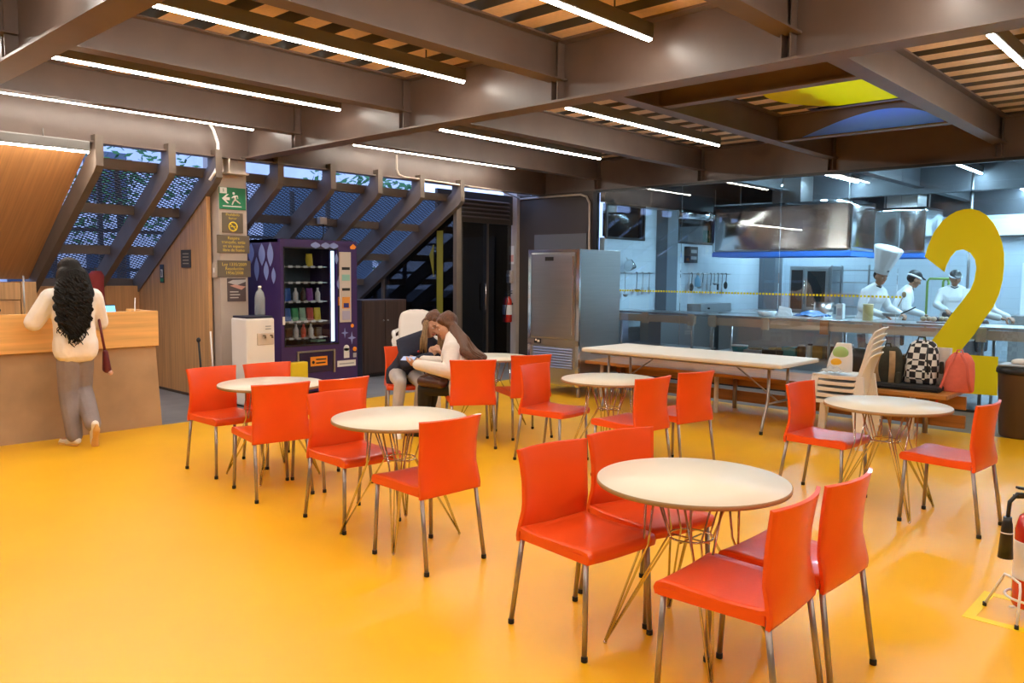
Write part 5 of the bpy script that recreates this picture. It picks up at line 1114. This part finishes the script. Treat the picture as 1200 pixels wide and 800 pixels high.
# ---- kitchen staff
def toque(t, H):
    b = MB(); n = 40; R = []
    for z, r in ((.055, .105), (.13, .115), (.20, .135), (.30, .165), (.41, .200), (.435, .198), (.44, .14)):
        R.append([b.bm.verts.new(H @ V((-.012+(r+.007*cos(i*2*pi/n*10)*(z > .15))*cos(2*pi*i/n), (r*.92+.007*cos(i*2*pi/n*10)*(z > .15))*sin(2*pi*i/n), z))) for i in range(n)])
    b.loft(R); h = b.build('chef_hat', m_chef, t)
    MB().box((.102, -.02, .10), (.106, .02, .13)).xf(H).build('hat_emblem', mat('emblem_grey', (.12, .12, .14), .6), h)
def cap(t, H):
    b = MB(); b.ball(H @ V((-.015, 0, .062)), (.107, .088, .082), H.to_3x3()); b.hull([(H @ V((.07, .05, .07)), .012), (H @ V((.07, -.05, .07)), .012), (H @ V((.14, .03, .06)), .008), (H @ V((.14, -.03, .06)), .008)]); c = remesh(b, 'cap', m_black, .008, t, 2)
    b = MB(); b.tube([H @ V((-.012+.100*cos(2*pi*i/24), .084*sin(2*pi*i/24), .042)) for i in range(24)], .014, 8, closed=True); b.build('cap_band', m_whitep, c)
def cook(label, loc, rz, lean=.0, look=(1, 0, -.3), hat=cap, arms=None, skin=m_skin2, mask=False):
    z = 1.0; a = arms or dict(elbL=(.12, .25, 1.12), elbR=(.12, -.25, 1.12), wrL=(.36, .14, 1.05), wrR=(.36, -.14, 1.05))
    t, H, g = human('person', label, loc, dict(lat=(0, 1, 0), front=(1, 0, 0), pel=(0, 0, .92), chest=(.04+lean, 0, 1.30), neck=(.06+lean*1.3, 0, 1.42), head=(.11+lean*1.6, 0, 1.555), look=look, sw=.18,
        kneeL=(.02, .09, .50), kneeR=(.02, -.09, .50), ankL=(-.02, .1, .09), ankR=(-.02, -.1, .09), toeL=(.14, .12, .035), toeR=(.14, -.12, .035), curlL=.8, curlR=.8, **a), rz=rz, skin=skin, top=m_chef, bottom=m_greyp, topr=.022, botr=.02, hem=.14, shoe=m_black, vox=.012, puff=1.1, legr=1.0)
    hat(t, H)
    ap = MB(); ap.hull([(V((.10, .12, .96)), .045), (V((.10, -.12, .96)), .045), (V((.115, .12, .60)), .03), (V((.115, -.12, .60)), .03)]); remesh(ap, 'apron', mat('dark_apron', (.05, .045, .05), .8) if hat is cap else m_chef, .012, t, 2)
    hb = MB(); hb.ball(H @ V((-.035, 0, .01)), (.082, .081, .075), H.to_3x3()); remesh(hb, 'hair', m_hairb, .01, t, 2)
    MB().tube([V(g['neck'])+V((-.02, .065, .012)), V(g['neck'])+V((.05, .05, .0)), V(g['neck'])+V((.075, 0, -.02)), V(g['neck'])+V((.05, -.05, 0)), V(g['neck'])+V((-.02, -.065, .012))], .012, 8).build('neckerchief', m_black, t)
    return t, H, g
cook('chef in tall white toque and white coat, facing right behind the serving pass', V((12.28, 4.26, .02)), rad(-108), .05, (1, -.15, -.35), toque, dict(elbL=(.14, .27, 1.10), elbR=(.10, -.27, 1.10), wrL=(.40, .20, 1.02), wrR=(.36, -.12, 1.0)))
cook('cook in dark cap and white coat bending away, beside the tall hatted chef', V((12.75, 4.05, -.02)), rad(-60), .10, (1, .1, -.45))
cook('cook in dark cap looking down, framed by the bowl of the numeral', V((14.85, 3.78, .0)), rad(200), .02, (1, .25, -.4))
cook('cook in white coat mostly hidden behind the numeral, facing right', V((12.3, 2.86, .0)), rad(-100), .02, (1, 0, -.3))
p = thing('spoon', 'wooden spoon held up by the cook beside the tall hatted chef', 'spoon', (11.9, 3.72, 1.16)); MB().tube([(0, 0, 0), (.02, -.05, .13)], .007, 8).build('handle', m_tan, p); MB().ball((.025, -.065, .17), (.022, .03, .045)).build('spoon_bowl', m_tan, p)
p = thing('pan', 'dark pan held over the pass by the tall hatted chef', 'pan', (11.9, 3.80, 1.02)); MB().lathe([(.10, 0), (.13, .05), (.125, .05), (.095, .006)], n=24).build('pan_body', m_steeld, p); MB().tube([(0, -.12, .04), (.05, -.30, .14)], .010, 8).build('handle', m_black, p)
